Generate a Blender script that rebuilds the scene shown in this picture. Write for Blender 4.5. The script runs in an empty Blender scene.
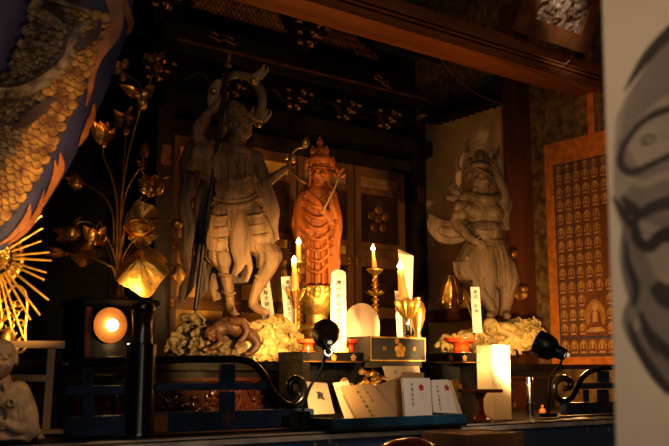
import bpy, bmesh, math, random
from mathutils import Vector, Matrix, noise
random.seed(7)
scn = bpy.context.scene
COL = scn.collection
PI = math.pi
# ------------------------------------------------------------------ camera geometry
YAW = math.radians(37); FPX = 900.0; PITCH = math.atan(149/900.0); CZ = 1.2
RV = Vector((math.cos(YAW), -math.sin(YAW), 0)); FV = Vector((math.sin(YAW), math.cos(YAW), 0)); UV = Vector((0, 0, 1))
def ray(px, py):
    u = (px-334.5)/FPX; v = (223-py)/FPX
    fh = math.cos(PITCH)-math.sin(PITCH)*v; z = math.sin(PITCH)+math.cos(PITCH)*v
    return RV*u + FV*fh + UV*z, fh
CAM = Vector((0, 0, CZ))
def pt(px, py, d):
    r, fh = ray(px, py); return CAM + r*(d/fh)
def onY(px, py, Y):
    r, _ = ray(px, py); return CAM + r*(Y/r.y)
def onX(px, py, X):
    r, _ = ray(px, py); return CAM + r*(X/r.x)
def onZ(px, py, Z):
    r, _ = ray(px, py); return CAM + r*((Z-CZ)/r.z)
cd = bpy.data.cameras.new('camera'); cam = bpy.data.objects.new('camera', cd); COL.objects.link(cam)
cam.location = CAM; cam.rotation_euler = (PI/2+PITCH, 0, -YAW)
cd.sensor_width = 36; cd.lens = 900/669*36; cd.clip_start = 0.05
cd.dof.use_dof = True; cd.dof.focus_distance = 3.2; cd.dof.aperture_fstop = 5.0
scn.camera = cam

# ------------------------------------------------------------------ materials
def mat(name, col, rough=0.5, metal=0.0, var=0.25, scale=12.0, bump=0.0, bscale=40.0, col2=None, emit=None, estr=0.0, coat=0.0, stretch=None, sss=0.0, trans=0.0, spec=0.5):
    m = bpy.data.materials.new(name); m.use_nodes = True
    nt = m.node_tree; N = nt.nodes; L = nt.links
    b = N['Principled BSDF']
    b.inputs['Roughness'].default_value = rough; b.inputs['Metallic'].default_value = metal
    b.inputs['Coat Weight'].default_value = coat; b.inputs['Coat Roughness'].default_value = 0.12
    b.inputs['Specular IOR Level'].default_value = spec
    b.inputs['Transmission Weight'].default_value = trans
    tc = N.new('ShaderNodeTexCoord'); mp = N.new('ShaderNodeMapping'); L.new(tc.outputs['Object'], mp.inputs['Vector'])
    if stretch: mp.inputs['Scale'].default_value = stretch
    nz = N.new('ShaderNodeTexNoise'); nz.inputs['Scale'].default_value = scale; nz.inputs['Detail'].default_value = 5
    L.new(mp.outputs['Vector'], nz.inputs['Vector'])
    rp = N.new('ShaderNodeValToRGB'); L.new(nz.outputs['Fac'], rp.inputs['Fac'])
    c2 = col2 if col2 else tuple(c*(1-var) for c in col)
    c1 = col if col2 else tuple(min(1, c*(1+var*0.6)) for c in col)
    rp.color_ramp.elements[0].position = 0.35; rp.color_ramp.elements[1].position = 0.66
    rp.color_ramp.elements[0].color = (*c2, 1); rp.color_ramp.elements[1].color = (*c1, 1)
    L.new(rp.outputs['Color'], b.inputs['Base Color'])
    if bump:
        n2 = N.new('ShaderNodeTexNoise'); n2.inputs['Scale'].default_value = bscale; n2.inputs['Detail'].default_value = 4
        L.new(mp.outputs['Vector'], n2.inputs['Vector'])
        bp = N.new('ShaderNodeBump'); bp.inputs['Strength'].default_value = bump; bp.inputs['Distance'].default_value = 0.01
        L.new(n2.outputs['Fac'], bp.inputs['Height']); L.new(bp.outputs['Normal'], b.inputs['Normal'])
    if emit:
        b.inputs['Emission Color'].default_value = (*emit, 1); b.inputs['Emission Strength'].default_value = estr
    if trans == 0 and sss:
        b.inputs['Subsurface Weight'].default_value = sss; b.inputs['Subsurface Radius'].default_value = (0.02, 0.012, 0.006)
    return m
M = {}
M['gold'] = mat('gilded_wood', (0.75, 0.44, 0.10), 0.34, 0.85, 0.35, 25, 0.25, 60)
M['goldfoil'] = mat('bright_gold_leaf', (0.85, 0.52, 0.13), 0.42, 0.7, 0.3, 30, 0.35, 50)
M['oldgold'] = mat('tarnished_gold', (0.30, 0.14, 0.03), 0.5, 0.6, 0.5, 18, 0.3, 50)
M['lattice'] = mat('gilt_lattice_strips', (0.72, 0.34, 0.08), 0.45, 0.3, 0.4, 25)
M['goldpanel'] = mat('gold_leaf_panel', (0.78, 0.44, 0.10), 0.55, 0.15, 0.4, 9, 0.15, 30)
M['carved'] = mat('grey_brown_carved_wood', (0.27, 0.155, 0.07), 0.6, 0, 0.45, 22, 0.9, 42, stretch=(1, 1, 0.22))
M['carved_d'] = mat('shadowed_carved_wood', (0.085, 0.048, 0.022), 0.6, 0, 0.45, 22, 0.9, 42, stretch=(1, 1, 0.22))  # shade painted into darker wood for coat and sash behind the body
M['carved_r'] = mat('grey_carved_wood', (0.17, 0.105, 0.052), 0.62, 0, 0.4, 22, 0.9, 40, stretch=(1, 1, 0.22))
M['redwood'] = mat('red_sandalwood', (0.42, 0.13, 0.020), 0.5, 0, 0.4, 20, 0.6, 45, stretch=(1, 1, 0.22))
M['demon'] = mat('red_brown_carving', (0.11, 0.047, 0.02), 0.55, 0, 0.4, 25, 0.3, 60)
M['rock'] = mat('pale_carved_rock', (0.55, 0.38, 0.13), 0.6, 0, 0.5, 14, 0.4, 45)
M['darkrock'] = mat('shaded_carved_rock', (0.16, 0.11, 0.05), 0.6, 0, 0.5, 14, 0.4, 45)  # darker copy of the rock; shade is put into the colour
M['lacquer'] = mat('black_lacquer', (0.012, 0.010, 0.009), 0.22, 0, 0.4, 8, coat=0.4)
M['lacquer_m'] = mat('worn_black_lacquer', (0.013, 0.010, 0.008), 0.36, 0, 0.6, 10, 0.06, 30, spec=.25)
M['traylip'] = mat('lacquer_painted_blue_light', (0.018, 0.075, 0.125), 0.35, 0, 0.5, 10, 0.05, 30, coat=0.3)  # cool light on the tray's front lip painted as blue
M['navy'] = mat('lacquer_painted_blue_sheen', (0.032, 0.055, 0.105), 0.33, 0, 0.6, 10, 0.05, 30, coat=0.3)  # blue reflections on the dark lacquer put into the base colour
M['greylac'] = mat('grey_lacquer', (0.055, 0.045, 0.036), 0.4, 0.1, 0.3, 14)
M['redlac'] = mat('vermilion_lacquer', (0.50, 0.055, 0.012), 0.25, 0, 0.25, 10, coat=0.4)
M['brownlac'] = mat('red_brown_lacquer', (0.17, 0.035, 0.010), 0.2, 0, 0.35, 10, coat=0.5)
M['darkwood'] = mat('dark_shrine_wood', (0.026, 0.013, 0.006), 0.5, 0, 0.6, 9, 0.2, 40, stretch=(1, 1, 0.2))
M['doorwood'] = mat('brown_shrine_door_wood', (0.19, 0.085, 0.028), 0.42, 0, 0.5, 9, 0.15, 40, stretch=(1, 1, 0.2))
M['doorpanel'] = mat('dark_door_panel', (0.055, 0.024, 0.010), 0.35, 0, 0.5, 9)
M['beam'] = mat('orange_brown_beam_wood', (0.30, 0.105, 0.024), 0.5, 0, 0.4, 10, 0.15, 50, stretch=(0.12, 1, 1))
M['pillar'] = mat('reddish_pillar_wood', (0.16, 0.05, 0.015), 0.45, 0, 0.5, 9, 0.15, 40, stretch=(1, 1, 0.12))
M['palewood'] = mat('pale_unpainted_wood', (0.42, 0.27, 0.13), 0.55, 0, 0.25, 16, 0.12, 50, stretch=(1, 1, 0.2))
M['boxwood'] = mat('brown_box_wood', (0.34, 0.17, 0.075), 0.55, 0, 0.35, 16, 0.15, 50, stretch=(0.2, 1, 1))
M['monk'] = mat('pale_carved_monk_wood', (0.33, 0.22, 0.13), 0.6, 0, 0.3, 20, 0.25, 60)
M['plaster'] = mat('aged_plaster', (0.60, 0.41, 0.16), 0.85, 0, 0.22, 4, 0.1, 60)
M['goldwall'] = mat('mottled_gold_brown_wall', (0.33, 0.19, 0.06), 0.75, 0.1, 0.6, 30, 0.3, 60, col2=(0.11, 0.055, 0.018))
M['wall'] = mat('near_black_wall', (0.010, 0.0075, 0.006), 0.8, 0, 0.4, 5, spec=.1)  # nearly black base colour for walls, floor and ceiling
M['paper'] = mat('white_paper', (0.80, 0.72, 0.56), 0.75, 0, 0.06, 10)
M['paper_c'] = mat('cream_paper', (0.62, 0.47, 0.29), 0.75, 0, 0.08, 10)
M['paper_t'] = mat('tan_envelope_paper', (0.34, 0.20, 0.085), 0.75, 0, 0.1, 12)
M['card'] = mat('white_prayer_card', (0.70, 0.62, 0.56), 0.7, 0, 0.05, 10)
M['board'] = mat('pale_cream_board', (0.80, 0.55, 0.32), 0.6, 0, 0.12, 8)
M['darkred'] = mat('dark_red_lacquer', (0.05, 0.014, 0.006), 0.25, 0, 0.4, 10, coat=0.3)
M['bandedge'] = mat('painted_lit_table_edge', (0.62, 0.54, 0.44), 0.6, 0, 0.3, 14)  # pale colour stands in for light along the table's edge
M['lampbrown'] = mat('brown_black_lamp_enamel', (0.055, 0.030, 0.014), 0.5, 0, 0.2)
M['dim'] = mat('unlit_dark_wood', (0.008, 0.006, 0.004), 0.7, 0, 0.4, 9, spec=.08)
M['ink'] = mat('black_ink', (0.03, 0.022, 0.018), 0.7, 0, 0.1)
M['redink'] = mat('red_stamp_ink', (0.45, 0.03, 0.02), 0.7, 0, 0.1)
M['wax'] = mat('candle_wax', (0.70, 0.40, 0.12), 0.45, 0, 0.06, 10, sss=0.3, emit=(1.0, 0.36, 0.06), estr=0.12)  # faint emission paints the flame's glow into the wax
M['flame'] = mat('candle_flame', (1, 0.8, 0.4), 0.5, emit=(1.0, 0.80, 0.46), estr=14)
M['bulb'] = mat('glowing_lamp_bulb', (1, 0.9, 0.7), 0.5, emit=(1.0, 0.62, 0.27), estr=40)
M['ventglow'] = mat('lit_lamp_vents', (1, 0.9, 0.8), 0.5, emit=(1.0, 0.88, 0.7), estr=2.5)
M['sticker'] = mat('white_sticker', (0.85, 0.8, 0.72), 0.5, 0, 0.05, emit=(1, .85, .6), estr=0.35)  # slight emission makes the stickers look lit
M['lampblack'] = mat('black_lamp_plastic', (0.012, 0.011, 0.010), 0.35, 0, 0.2)
M['chrome'] = mat('polished_steel', (0.6, 0.58, 0.55), 0.15, 1.0, 0.1)
M['wick'] = mat('burnt_wick', (0.01, 0.008, 0.006), 0.9)
M['cable'] = mat('brown_cable', (0.22, 0.10, 0.05), 0.4, 0, 0.1)
M['crossb'] = mat('brown_cross_emblem', (0.14, 0.06, 0.03), 0.45, 0.2, 0.3)

def thin_paper(name, col):
    m = bpy.data.materials.new(name); m.use_nodes = True; nt = m.node_tree; N = nt.nodes; L = nt.links
    N.remove(N['Principled BSDF']); df = N.new('ShaderNodeBsdfDiffuse'); tr = N.new('ShaderNodeBsdfTranslucent'); mx = N.new('ShaderNodeMixShader')
    nz = N.new('ShaderNodeTexNoise'); nz.inputs['Scale'].default_value = 30; rp = N.new('ShaderNodeValToRGB'); L.new(nz.outputs['Fac'], rp.inputs['Fac'])
    rp.color_ramp.elements[0].color = (*[c*.9 for c in col], 1); rp.color_ramp.elements[1].color = (*col, 1)
    for s_ in (df, tr): L.new(rp.outputs['Color'], s_.inputs['Color'])
    mx.inputs['Fac'].default_value = .45; L.new(df.outputs[0], mx.inputs[1]); L.new(tr.outputs[0], mx.inputs[2]); L.new(mx.outputs[0], N['Material Output'].inputs['Surface']); return m
M['thinpaper'] = thin_paper('lantern_paper', (.85, .74, .55))
# ------------------------------------------------------------------ mesh builder (world coordinates)
ROOTMAT = {}
def rootmat(o):
    while o.parent is not None: o = o.parent
    return ROOTMAT[o.name]
def cr(P, n):
    """Catmull-Rom through tuples of any length"""
    out = []
    m = len(P)
    for i in range(m-1):
        p0 = P[max(i-1, 0)]; p1 = P[i]; p2 = P[i+1]; p3 = P[min(i+2, m-1)]
        for k in range(n):
            t = k/n
            out.append(tuple(0.5*(2*b+(c-a)*t+(2*a-5*b+4*c-d)*t*t+(3*b-a-3*c+d)*t**3) for a, b, c, d in zip(p0, p1, p2, p3)))
    out.append(tuple(P[-1])); return out
TXT = {}
def textmesh(s):
    if s not in TXT:
        cu = bpy.data.curves.new('t', 'FONT'); cu.body = s; cu.size = 1.0; cu.align_x = 'CENTER'; cu.align_y = 'CENTER'; cu.offset = 0.012
        o = bpy.data.objects.new('t', cu); COL.objects.link(o)
        dg = bpy.context.evaluated_depsgraph_get(); dg.update()
        me = bpy.data.meshes.new_from_object(o.evaluated_get(dg))
        TXT[s] = ([v.co.copy() for v in me.vertices], [tuple(p.vertices) for p in me.polygons])
        bpy.data.objects.remove(o); bpy.data.curves.remove(cu); bpy.data.meshes.remove(me)
    return TXT[s]
class MB:
    def __init__(s, d=3.0):
        s.V = []; s.F = []; s.MI = []; s.mi = 0; s.d = d; s.k = d/FPX
    def P(s, x, y, z=0): return pt(x, y, s.d+z*s.k)
    def add(s, vs, fs):
        b = len(s.V); s.V += [Vector(v) for v in vs]
        for f in fs: s.F.append(tuple(b+i for i in f)); s.MI.append(s.mi)
        return s
    def hexa(s, p):
        """8 corners: bottom 4 ccw, top 4 ccw"""
        return s.add(p, [(3, 2, 1, 0), (4, 5, 6, 7), (0, 1, 5, 4), (1, 2, 6, 5), (2, 3, 7, 6), (3, 0, 4, 7)])
    def box(s, x0, x1, y0, y1, z0, z1, rz=0.0, bev=0.0):
        if bev > 0:
            c = Vector(((x0+x1)/2, (y0+y1)/2, (z0+z1)/2)); bm = bmesh.new()
            bmesh.ops.create_cube(bm, size=1.0)
            for v in bm.verts: v.co = Vector((v.co.x*(x1-x0), v.co.y*(y1-y0), v.co.z*(z1-z0)))
            bmesh.ops.bevel(bm, geom=list(bm.edges), offset=bev, segments=2, affect='EDGES')
            R = Matrix.Rotation(rz, 3, 'Z'); bm.verts.index_update()
            s.add([c+R@v.co for v in bm.verts], [tuple(v.index for v in f.verts) for f in bm.faces]); bm.free(); return s
        c = Vector(((x0+x1)/2, (y0+y1)/2, 0)); R = Matrix.Rotation(rz, 3, 'Z')
        q = [(x0, y0), (x1, y0), (x1, y1), (x0, y1)]
        w = [c+R@(Vector((x, y, 0))-c) for x, y in q]
        return s.hexa([v+Vector((0, 0, z0)) for v in w]+[v+Vector((0, 0, z1)) for v in w])
    def bar(s, a, b, w, t, up=None):
        """bar between world points a and b, width w across, thickness t"""
        a = Vector(a); b = Vector(b); T = (b-a).normalized(); up = Vector(up) if up else UV
        if abs(T.dot(up)) > .98: up = FV
        S = T.cross(up).normalized()*w/2; N = S.cross(T).normalized()*t/2
        return s.hexa([a-S-N, a+S-N, a+S+N, a-S+N, b-S-N, b+S-N, b+S+N, b-S+N])
    def tube(s, pts, rad, n=8, cap=True, round_=False, flat=None, view=None):
        """pts world; rad scalar/list; flat=(wide,thin) multipliers with thin axis along view"""
        pts = [Vector(p) for p in pts]; m = len(pts)
        if not isinstance(rad, (list, tuple)): rad = [rad]*m
        rad = list(rad)
        if round_:
            # hemispherical ends
            t0 = (pts[0]-pts[1]).normalized(); t1 = (pts[-1]-pts[-2]).normalized()
            a = [(pts[0]+t0*rad[0]*math.sin(q), rad[0]*math.cos(q)) for q in (1.4, 1.0, 0.5)]
            b = [(pts[-1]+t1*rad[-1]*math.sin(q), rad[-1]*math.cos(q)) for q in (0.5, 1.0, 1.4)]
            pts = [p for p, _ in a]+pts+[p for p, _ in b]; rad = [r for _, r in a]+rad+[r for _, r in b]; m = len(pts)
        vs = []; prev = None
        for i, p in enumerate(pts):
            T = (pts[min(i+1, m-1)]-pts[max(i-1, 0)])
            if T.length < 1e-9: T = UV.copy()
            T.normalize()
            if view is not None:
                A = T.cross(view)
                if A.length < 1e-4: A = prev or RV.copy()
                A.normalize()
                if prev is not None and A.dot(prev) < 0 and False: A = -A
            else:
                if prev is None:
                    A = T.cross(UV if abs(T.z) < .9 else RV).normalized()
                else:
                    A = (prev-T*prev.dot(T)).normalized()
            prev = A; B = T.cross(A).normalized()
            fa, fb = flat if flat else (1, 1)
            for k in range(n):
                q = 2*PI*k/n
                vs.append(p+A*(rad[i]*fa*math.cos(q))+B*(rad[i]*fb*math.sin(q)))
        fs = [(i*n+k, i*n+(k+1) % n, (i+1)*n+(k+1) % n, (i+1)*n+k) for i in range(m-1) for k in range(n)]
        if cap: fs += [tuple(range(n-1, -1, -1)), tuple((m-1)*n+k for k in range(n))]
        return s.add(vs, fs)
    def lathe(s, prof, c, axis=UV, n=20, flute=0.0, nf=12, sx=1.0):
        """prof: list of (r, h) along axis from c"""
        axis = Vector(axis).normalized(); c = Vector(c)
        A = axis.cross(UV if abs(axis.z) < .9 else RV).normalized(); B = axis.cross(A).normalized()
        vs = []
        for r, h in prof:
            for k in range(n):
                q = 2*PI*k/n; rr = max(r, 1e-5)*(1+flute*math.cos(nf*q))
                vs.append(c+axis*h+A*(rr*math.cos(q)*sx)+B*(rr*math.sin(q)))
        m = len(prof)
        fs = [(i*n+k, i*n+(k+1) % n, (i+1)*n+(k+1) % n, (i+1)*n+k) for i in range(m-1) for k in range(n)]
        fs += [tuple(range(n-1, -1, -1)), tuple((m-1)*n+k for k in range(n))]
        return s.add(vs, fs)
    def ellw(s, c, ax, n=14, m=9):
        """ellipsoid from three world axis vectors"""
        c = Vector(c); a, b, e = ax; vs = []
        for i in range(1, m):
            th = PI*i/m
            for k in range(n):
                q = 2*PI*k/n
                vs.append(c+a*(math.sin(th)*math.cos(q))+e*(math.sin(th)*math.sin(q))+b*math.cos(th))
        vs += [c+b, c-b]; t = len(vs)
        fs = [((i)*n+k, (i+1)*n+k, (i+1)*n+(k+1) % n, i*n+(k+1) % n) for i in range(m-2) for k in range(n)]
        fs += [(t-2, k, (k+1) % n) for k in range(n)]+[(t-1, (m-2)*n+(k+1) % n, (m-2)*n+k) for k in range(n)]
        return s.add(vs, fs)
    # pixel-scaled sculpting helpers: x,y in photo pixels at distance d, z in pixels away from the viewer
    def ell(s, x, y, z, rx, ry, rz, roll=0, n=14, m=9):
        k = s.k; q = math.radians(roll)
        a = (RV*math.cos(q)-UV*math.sin(q)); b = (RV*math.sin(q)+UV*math.cos(q))
        return s.ellw(s.P(x, y, z), (a*rx*k, b*ry*k, FV*rz*k), n, m)
    def cap(s, *pr, n=10, sm=0):
        """capsule chain of (x,y,z,r)"""
        pr = cr(pr, sm) if sm else pr
        return s.tube([s.P(*p[:3]) for p in pr], [p[3]*s.k for p in pr], n, True, True)
    def rib(s, pr, thin=0.3, n=10, sm=4):
        """flat ribbon facing the viewer through (x,y,z,halfwidth)"""
        pr = cr(pr, sm)
        return s.tube([s.P(*p[:3]) for p in pr], [p[3]*s.k for p in pr], n, True, False, (1, thin), FV)
    def loft(s, rings, n=40):
        """rings of (x,y,z,rx,rz,foldamp,nfold,phase)"""
        rings = cr(rings, 3); vs = []
        for (x, y, z, rx, rz, fa, nf, ph) in rings:
            c = s.P(x, y, z)
            for k in range(n):
                q = 2*PI*k/n; f = 1+fa*math.sin(nf*q+ph)+0.4*fa*math.sin((nf*2-1)*q+1.7*ph)
                vs.append(c+RV*(rx*s.k*f*math.cos(q))+FV*(rz*s.k*f*math.sin(q)))
        m = len(rings)
        fs = [(i*n+k, i*n+(k+1) % n, (i+1)*n+(k+1) % n, (i+1)*n+k) for i in range(m-1) for k in range(n)]
        fs += [tuple(range(n-1, -1, -1)), tuple((m-1)*n+k for k in range(n))]
        return s.add(vs, fs)
    def head(s, x, y, z, r, turn=0, nod=0, roll=0, fierce=False, ears=True):
        """a carved head, r = half height in pixels; turn>0 looks to the viewer's right"""
        k = s.k*r; t = math.radians(turn); nd = math.radians(nod); rl = math.radians(roll)
        Mx = Matrix.Rotation(rl, 3, FV) @ Matrix.Rotation(t, 3, UV) @ Matrix.Rotation(nd, 3, RV)
        X = Mx@RV; Z = Mx@UV; D = Mx@(-FV); c = s.P(x, y, z)
        def W(a, b, e): return c+(X*a+Z*b+D*e)*k
        def el(a, b, e, ra, rb, re): s.ellw(W(a, b, e), (X*ra*k, Z*rb*k, D*re*k), 12, 8)
        def cp(p, q, r0, r1): s.tube([W(*p), W(*q)], [r0*k, r1*k], 8, True, True)
        el(0, .18, -.12, .76, .82, .85)                 # skull
        el(0, -.26, .14, .66, .66, .68)                 # jaw
        el(0, -.74, .40, .30, .20, .26)                 # chin
        cp((0, .18, .70), (0, -.20, .92), .09, .15)     # nose
        el(-.12, -.20, .80, .10, .08, .10); el(.12, -.20, .80, .10, .08, .10)
        for sg in (-1, 1):
            el(sg*.36, -.22, .50, .27, .27, .26)        # cheek
            el(sg*.31, .12, .66, .19, .10 if not fierce else .13, .13)   # eye
            cp((sg*.10, .26 if fierce else .32, .74), (sg*.58, .46 if fierce else .32, .50), .10 if fierce else .06, .07)  # brow
            if ears: el(sg*.76, -.02, -.12, .10, .34, .18)
        cp((-.22, -.48, .66), (.22, -.48, .66), .08, .08); cp((-.16, -.60, .64), (.16, -.60, .64), .08, .08)
        return Mx
    def hand(s, x, y, z, r, ang=0, curl=0.9, wrap=None, side=1):
        """palm of radius r px with five bent fingers; ang = direction of the fingers in the picture (deg, 0 right, 90 up)"""
        q = math.radians(ang); d = RV*math.cos(q)+UV*math.sin(q); a = (RV*-math.sin(q)+UV*math.cos(q))*side
        c = s.P(x, y, z); k = r*s.k; o = -FV
        s.ellw(c, (d*k*1.0, a*k*.9, o*k*.42), 10, 7)
        for i, (off, ln) in enumerate([(.66, .95), (.24, 1.1), (-.2, 1.05), (-.62, .8)]):
            b = c+d*k*.75+a*k*off
            p1 = b+d*k*ln*.5+o*k*.15*curl; p2 = p1+(d*math.cos(curl)+o*math.sin(curl))*k*ln*.5
            p3 = p2+(d*math.cos(2*curl)+o*math.sin(2*curl))*k*ln*.4
            s.tube([b, p1, p2, p3], [.23*k, .22*k, .2*k, .16*k], 7, True, True)
        b = c+a*k*.7-d*k*.25
        s.tube([b, b+a*k*.5+d*k*.25+o*k*.3, b+a*k*.55+d*k*.75+o*k*.55*curl], [.27*k, .24*k, .18*k], 7, True, True)
        return s
    def sheet(s, f, nu, nv):
        vs = [f(i/nu, j/nv) for i in range(nu+1) for j in range(nv+1)]
        fs = [(i*(nv+1)+j, i*(nv+1)+j+1, (i+1)*(nv+1)+j+1, (i+1)*(nv+1)+j) for i in range(nu) for j in range(nv)]
        return s.add(vs, fs)
    def petal(s, base, d, side, L, W, curl=0.4, cup=0.25, nrm=None):
        """pointed cupped petal from base along d"""
        d = Vector(d).normalized(); side = Vector(side); side = (side-d*side.dot(d)).normalized(); nr = d.cross(side).normalized()
        def f(u, v):
            w = W*math.sin(PI*min(1, (u*.93+.07))**.8)*.5+W*.04*(1-u); t = (v-.5)*2
            return Vector(base)+d*(L*u)+side*(w*t)+nr*(curl*L*u*u-cup*W*(1-t*t)*math.sin(PI*u))
        return s.sheet(f, 8, 6)
    def poly(s, pts, th=0.0, nrm=None):
        pts = [Vector(p) for p in pts]; n = len(pts)
        if not th: return s.add(pts, [tuple(range(n))])
        nrm = Vector(nrm).normalized() if nrm is not None else (pts[1]-pts[0]).cross(pts[2]-pts[0]).normalized()
        q = [p+nrm*th for p in pts]
        return s.add(pts+q, [tuple(range(n-1, -1, -1)), tuple(range(n, 2*n))]+[(i, (i+1) % n, n+(i+1) % n, n+i) for i in range(n)])
    def text(s, body, o, ex, ey, size, lift=0.0008):
        """one line of text centred on world point o in the plane (ex,ey)"""
        vs, fs = textmesh(body); ex = Vector(ex).normalized(); ey = Vector(ey); ey = (ey-ex*ey.dot(ex)).normalized(); n = ex.cross(ey)
        return s.add([Vector(o)+ex*(v.x*size)+ey*(v.y*size)+n*lift for v in vs], fs)
    def column(s, body, o, ex, ey, size, step=1.12, lift=0.0008):
        """vertical writing, first character centred on o"""
        for i, ch in enumerate(body):
            if ch != ' ': s.text(ch, Vector(o)-Vector(ey).normalized()*(size*step*i), ex, ey, size, lift)
        return s
    def plum(s, o, ex, ey, r, lift=0.0008, hole=True):
        """five-petalled plum crest"""
        ex = Vector(ex).normalized(); ey = Vector(ey); ey = (ey-ex*ey.dot(ex)).normalized(); n = ex.cross(ey)
        o = Vector(o)+n*lift
        for i in range(6):
            q = PI/2+2*PI*i/5; rr = .42*r; c = o+(ex*math.cos(q)+ey*math.sin(q))*r*.58
            if i == 5: c = o; rr = .2*r
            s.add([c+(ex*math.cos(2*PI*j/12)+ey*math.sin(2*PI*j/12))*rr for j in range(12)], [tuple(range(12))])
        return s
    def build(s, name, mats, parent=None, loc=None, rz=0.0, smooth=True, remesh=0, smo=2, disp=None, kind=None, ang=40, weld=False):
        mats = mats if isinstance(mats, (list, tuple)) else [mats]
        if parent is None:
            if loc is None:
                lo = [min(v[i] for v in s.V) for i in range(3)]; hi = [max(v[i] for v in s.V) for i in range(3)]
                loc = ((lo[0]+hi[0])/2, (lo[1]+hi[1])/2, lo[2])
            RM = Matrix.Translation(Vector(loc))@Matrix.Rotation(rz, 4, 'Z')
        else: RM = rootmat(parent)
        inv = RM.inverted()
        me = bpy.data.meshes.new(name); me.from_pydata([inv@v for v in s.V], [], s.F)
        for m in mats: me.materials.append(M[m] if isinstance(m, str) else m)
        me.polygons.foreach_set('material_index', s.MI)
        me.update()
        bm = bmesh.new(); bm.from_mesh(me)
        if weld: bmesh.ops.remove_doubles(bm, verts=bm.verts, dist=1e-5)
        bmesh.ops.recalc_face_normals(bm, faces=bm.faces); bm.to_mesh(me); bm.free()
        o = bpy.data.objects.new(name, me); COL.objects.link(o)
        if parent is None:
            ROOTMAT[o.name] = RM; o.location = RM.to_translation(); o.rotation_euler = (0, 0, rz)
        else: o.parent = parent
        if remesh:
            md = o.modifiers.new('r', 'REMESH'); md.mode = 'VOXEL'; md.voxel_size = remesh; md.use_smooth_shade = True
            if disp:
                tx = bpy.data.textures.new(name, disp[0]); tx.noise_scale = disp[1]
                dm = o.modifiers.new('d', 'DISPLACE'); dm.texture = tx; dm.strength = disp[2]; dm.mid_level = 0.5; dm.texture_coords = 'LOCAL'
            if smo:
                sm = o.modifiers.new('s', 'SMOOTH'); sm.iterations = smo; sm.factor = 0.5
            dg = bpy.context.evaluated_depsgraph_get(); dg.update()
            m2 = bpy.data.meshes.new_from_object(o.evaluated_get(dg)); o.modifiers.clear(); o.data = m2; bpy.data.meshes.remove(me); me = m2; me.name = name
            bm = bmesh.new(); bm.from_mesh(me)      # drop stray crumbs left by the union
            seen = set(); comps = []
            for v in bm.verts:
                if v in seen: continue
                st = [v]; seen.add(v); comp = []
                while st:
                    a = st.pop(); comp.append(a)
                    for e in a.link_edges:
                        b2 = e.other_vert(a)
                        if b2 not in seen: seen.add(b2); st.append(b2)
                comps.append(comp)
            comps.sort(key=len, reverse=True)
            for cpt in comps[1:]:
                if len(cpt) < len(comps[0])*0.6: bmesh.ops.delete(bm, geom=cpt, context='VERTS')
            bm.to_mesh(me); bm.free()
            me.materials.clear()
            for m in mats: me.materials.append(M[m] if isinstance(m, str) else m)
            me.polygons.foreach_set('use_smooth', [True]*len(me.polygons))
        elif smooth:
            me.polygons.foreach_set('use_smooth', [True]*len(me.polygons))
            me.set_sharp_from_angle(angle=math.radians(ang))
        if kind: o['kind'] = kind
        return o
def tag(o, label, cat, group=None, kind=None):
    o['label'] = label; o['category'] = cat
    if group: o['group'] = group
    if kind: o['kind'] = kind
    return o
def thing(name, label, cat, loc, rz=0.0, group=None):
    o = bpy.data.objects.new(name, None); COL.objects.link(o); o.empty_display_size = 0.05
    o.location = loc; o.rotation_euler = (0, 0, rz)
    ROOTMAT[o.name] = Matrix.Translation(Vector(loc))@Matrix.Rotation(rz, 4, 'Z')
    return tag(o, label, cat, group)
def dup(root, loc, label=None):
    r = root.copy(); COL.objects.link(r); r.location = loc
    ROOTMAT[r.name] = Matrix.Translation(Vector(loc))@Matrix.Rotation(r.rotation_euler.z, 4, 'Z')
    if label: r['label'] = label
    def rec(src, dst):
        for ch in list(src.children):
            c = ch.copy(); COL.objects.link(c); c.parent = dst; rec(ch, c)
    rec(root, r); return r
def lamp(name, kind, loc, energy, col, size=0.02, target=None, spot=60, blend=0.6):
    l = bpy.data.lights.new(name, kind); l.energy = energy; l.color = col
    if kind == 'AREA': l.size = size
    else: l.shadow_soft_size = size
    o = bpy.data.objects.new(name, l); COL.objects.link(o); o.location = loc
    if target is not None: o.rotation_euler = (Vector(target)-Vector(loc)).to_track_quat('-Z', 'Y').to_euler()
    if kind == 'SPOT': l.spot_size = math.radians(spot); l.spot_blend = blend
    return o
CAMROT = -YAW
def clampz(o, z):
    zl = z-rootmat(o).to_translation().z
    for v in o.data.vertices:
        if v.co.z < zl: v.co.z = zl
# ================================================================== the setting
def struct(name, m, f, **kw):
    b = MB(); f(b); return b.build(name, m, kind='structure', smooth=False, **kw)
FY = 3.60; XR = 3.327; TZ = 1.05; PZ = 1.235      # shrine front, right wall, front table height, platform height
struct('floor', 'wall', lambda b: b.box(-2.2, XR+.1, -2.5, 4.1, -.1, 0))
struct('wall_back', 'wall', lambda b: b.box(-2.2, XR+.1, 4.0, 4.1, 0, 3.6))
struct('wall_left', 'wall', lambda b: b.box(-2.3, -2.2, -2.5, 4.1, 0, 3.6))
struct('ceiling', 'wall', lambda b: b.box(-2.3, XR+.1, -2.5, 4.1, 3.6, 3.7))
struct('wall_right', 'goldwall', lambda b: b.box(XR+.001, XR+.1, -2.5, 4.0, 0, 3.6))
yl = onX(519, 200, XR).y; yr = onX(533, 200, XR).y
# plaster bay behind the right-hand statue, its rails and the corner pillar
struct('trim_1', 'plaster', lambda b: b.box(XR-.012, XR, yl, FY+.35, 1.2, 2.62))
zb = onX(480, 313, XR).z
struct('trim_2', 'pillar', lambda b: b.box(XR-.03, XR-.0121, yl+.002, FY+.3, zb-.035, zb+.03))
struct('trim_3', 'pillar', lambda b: b.box(XR-.10, XR-.0005, yr, yl-.001, 0, 3.0))
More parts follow.
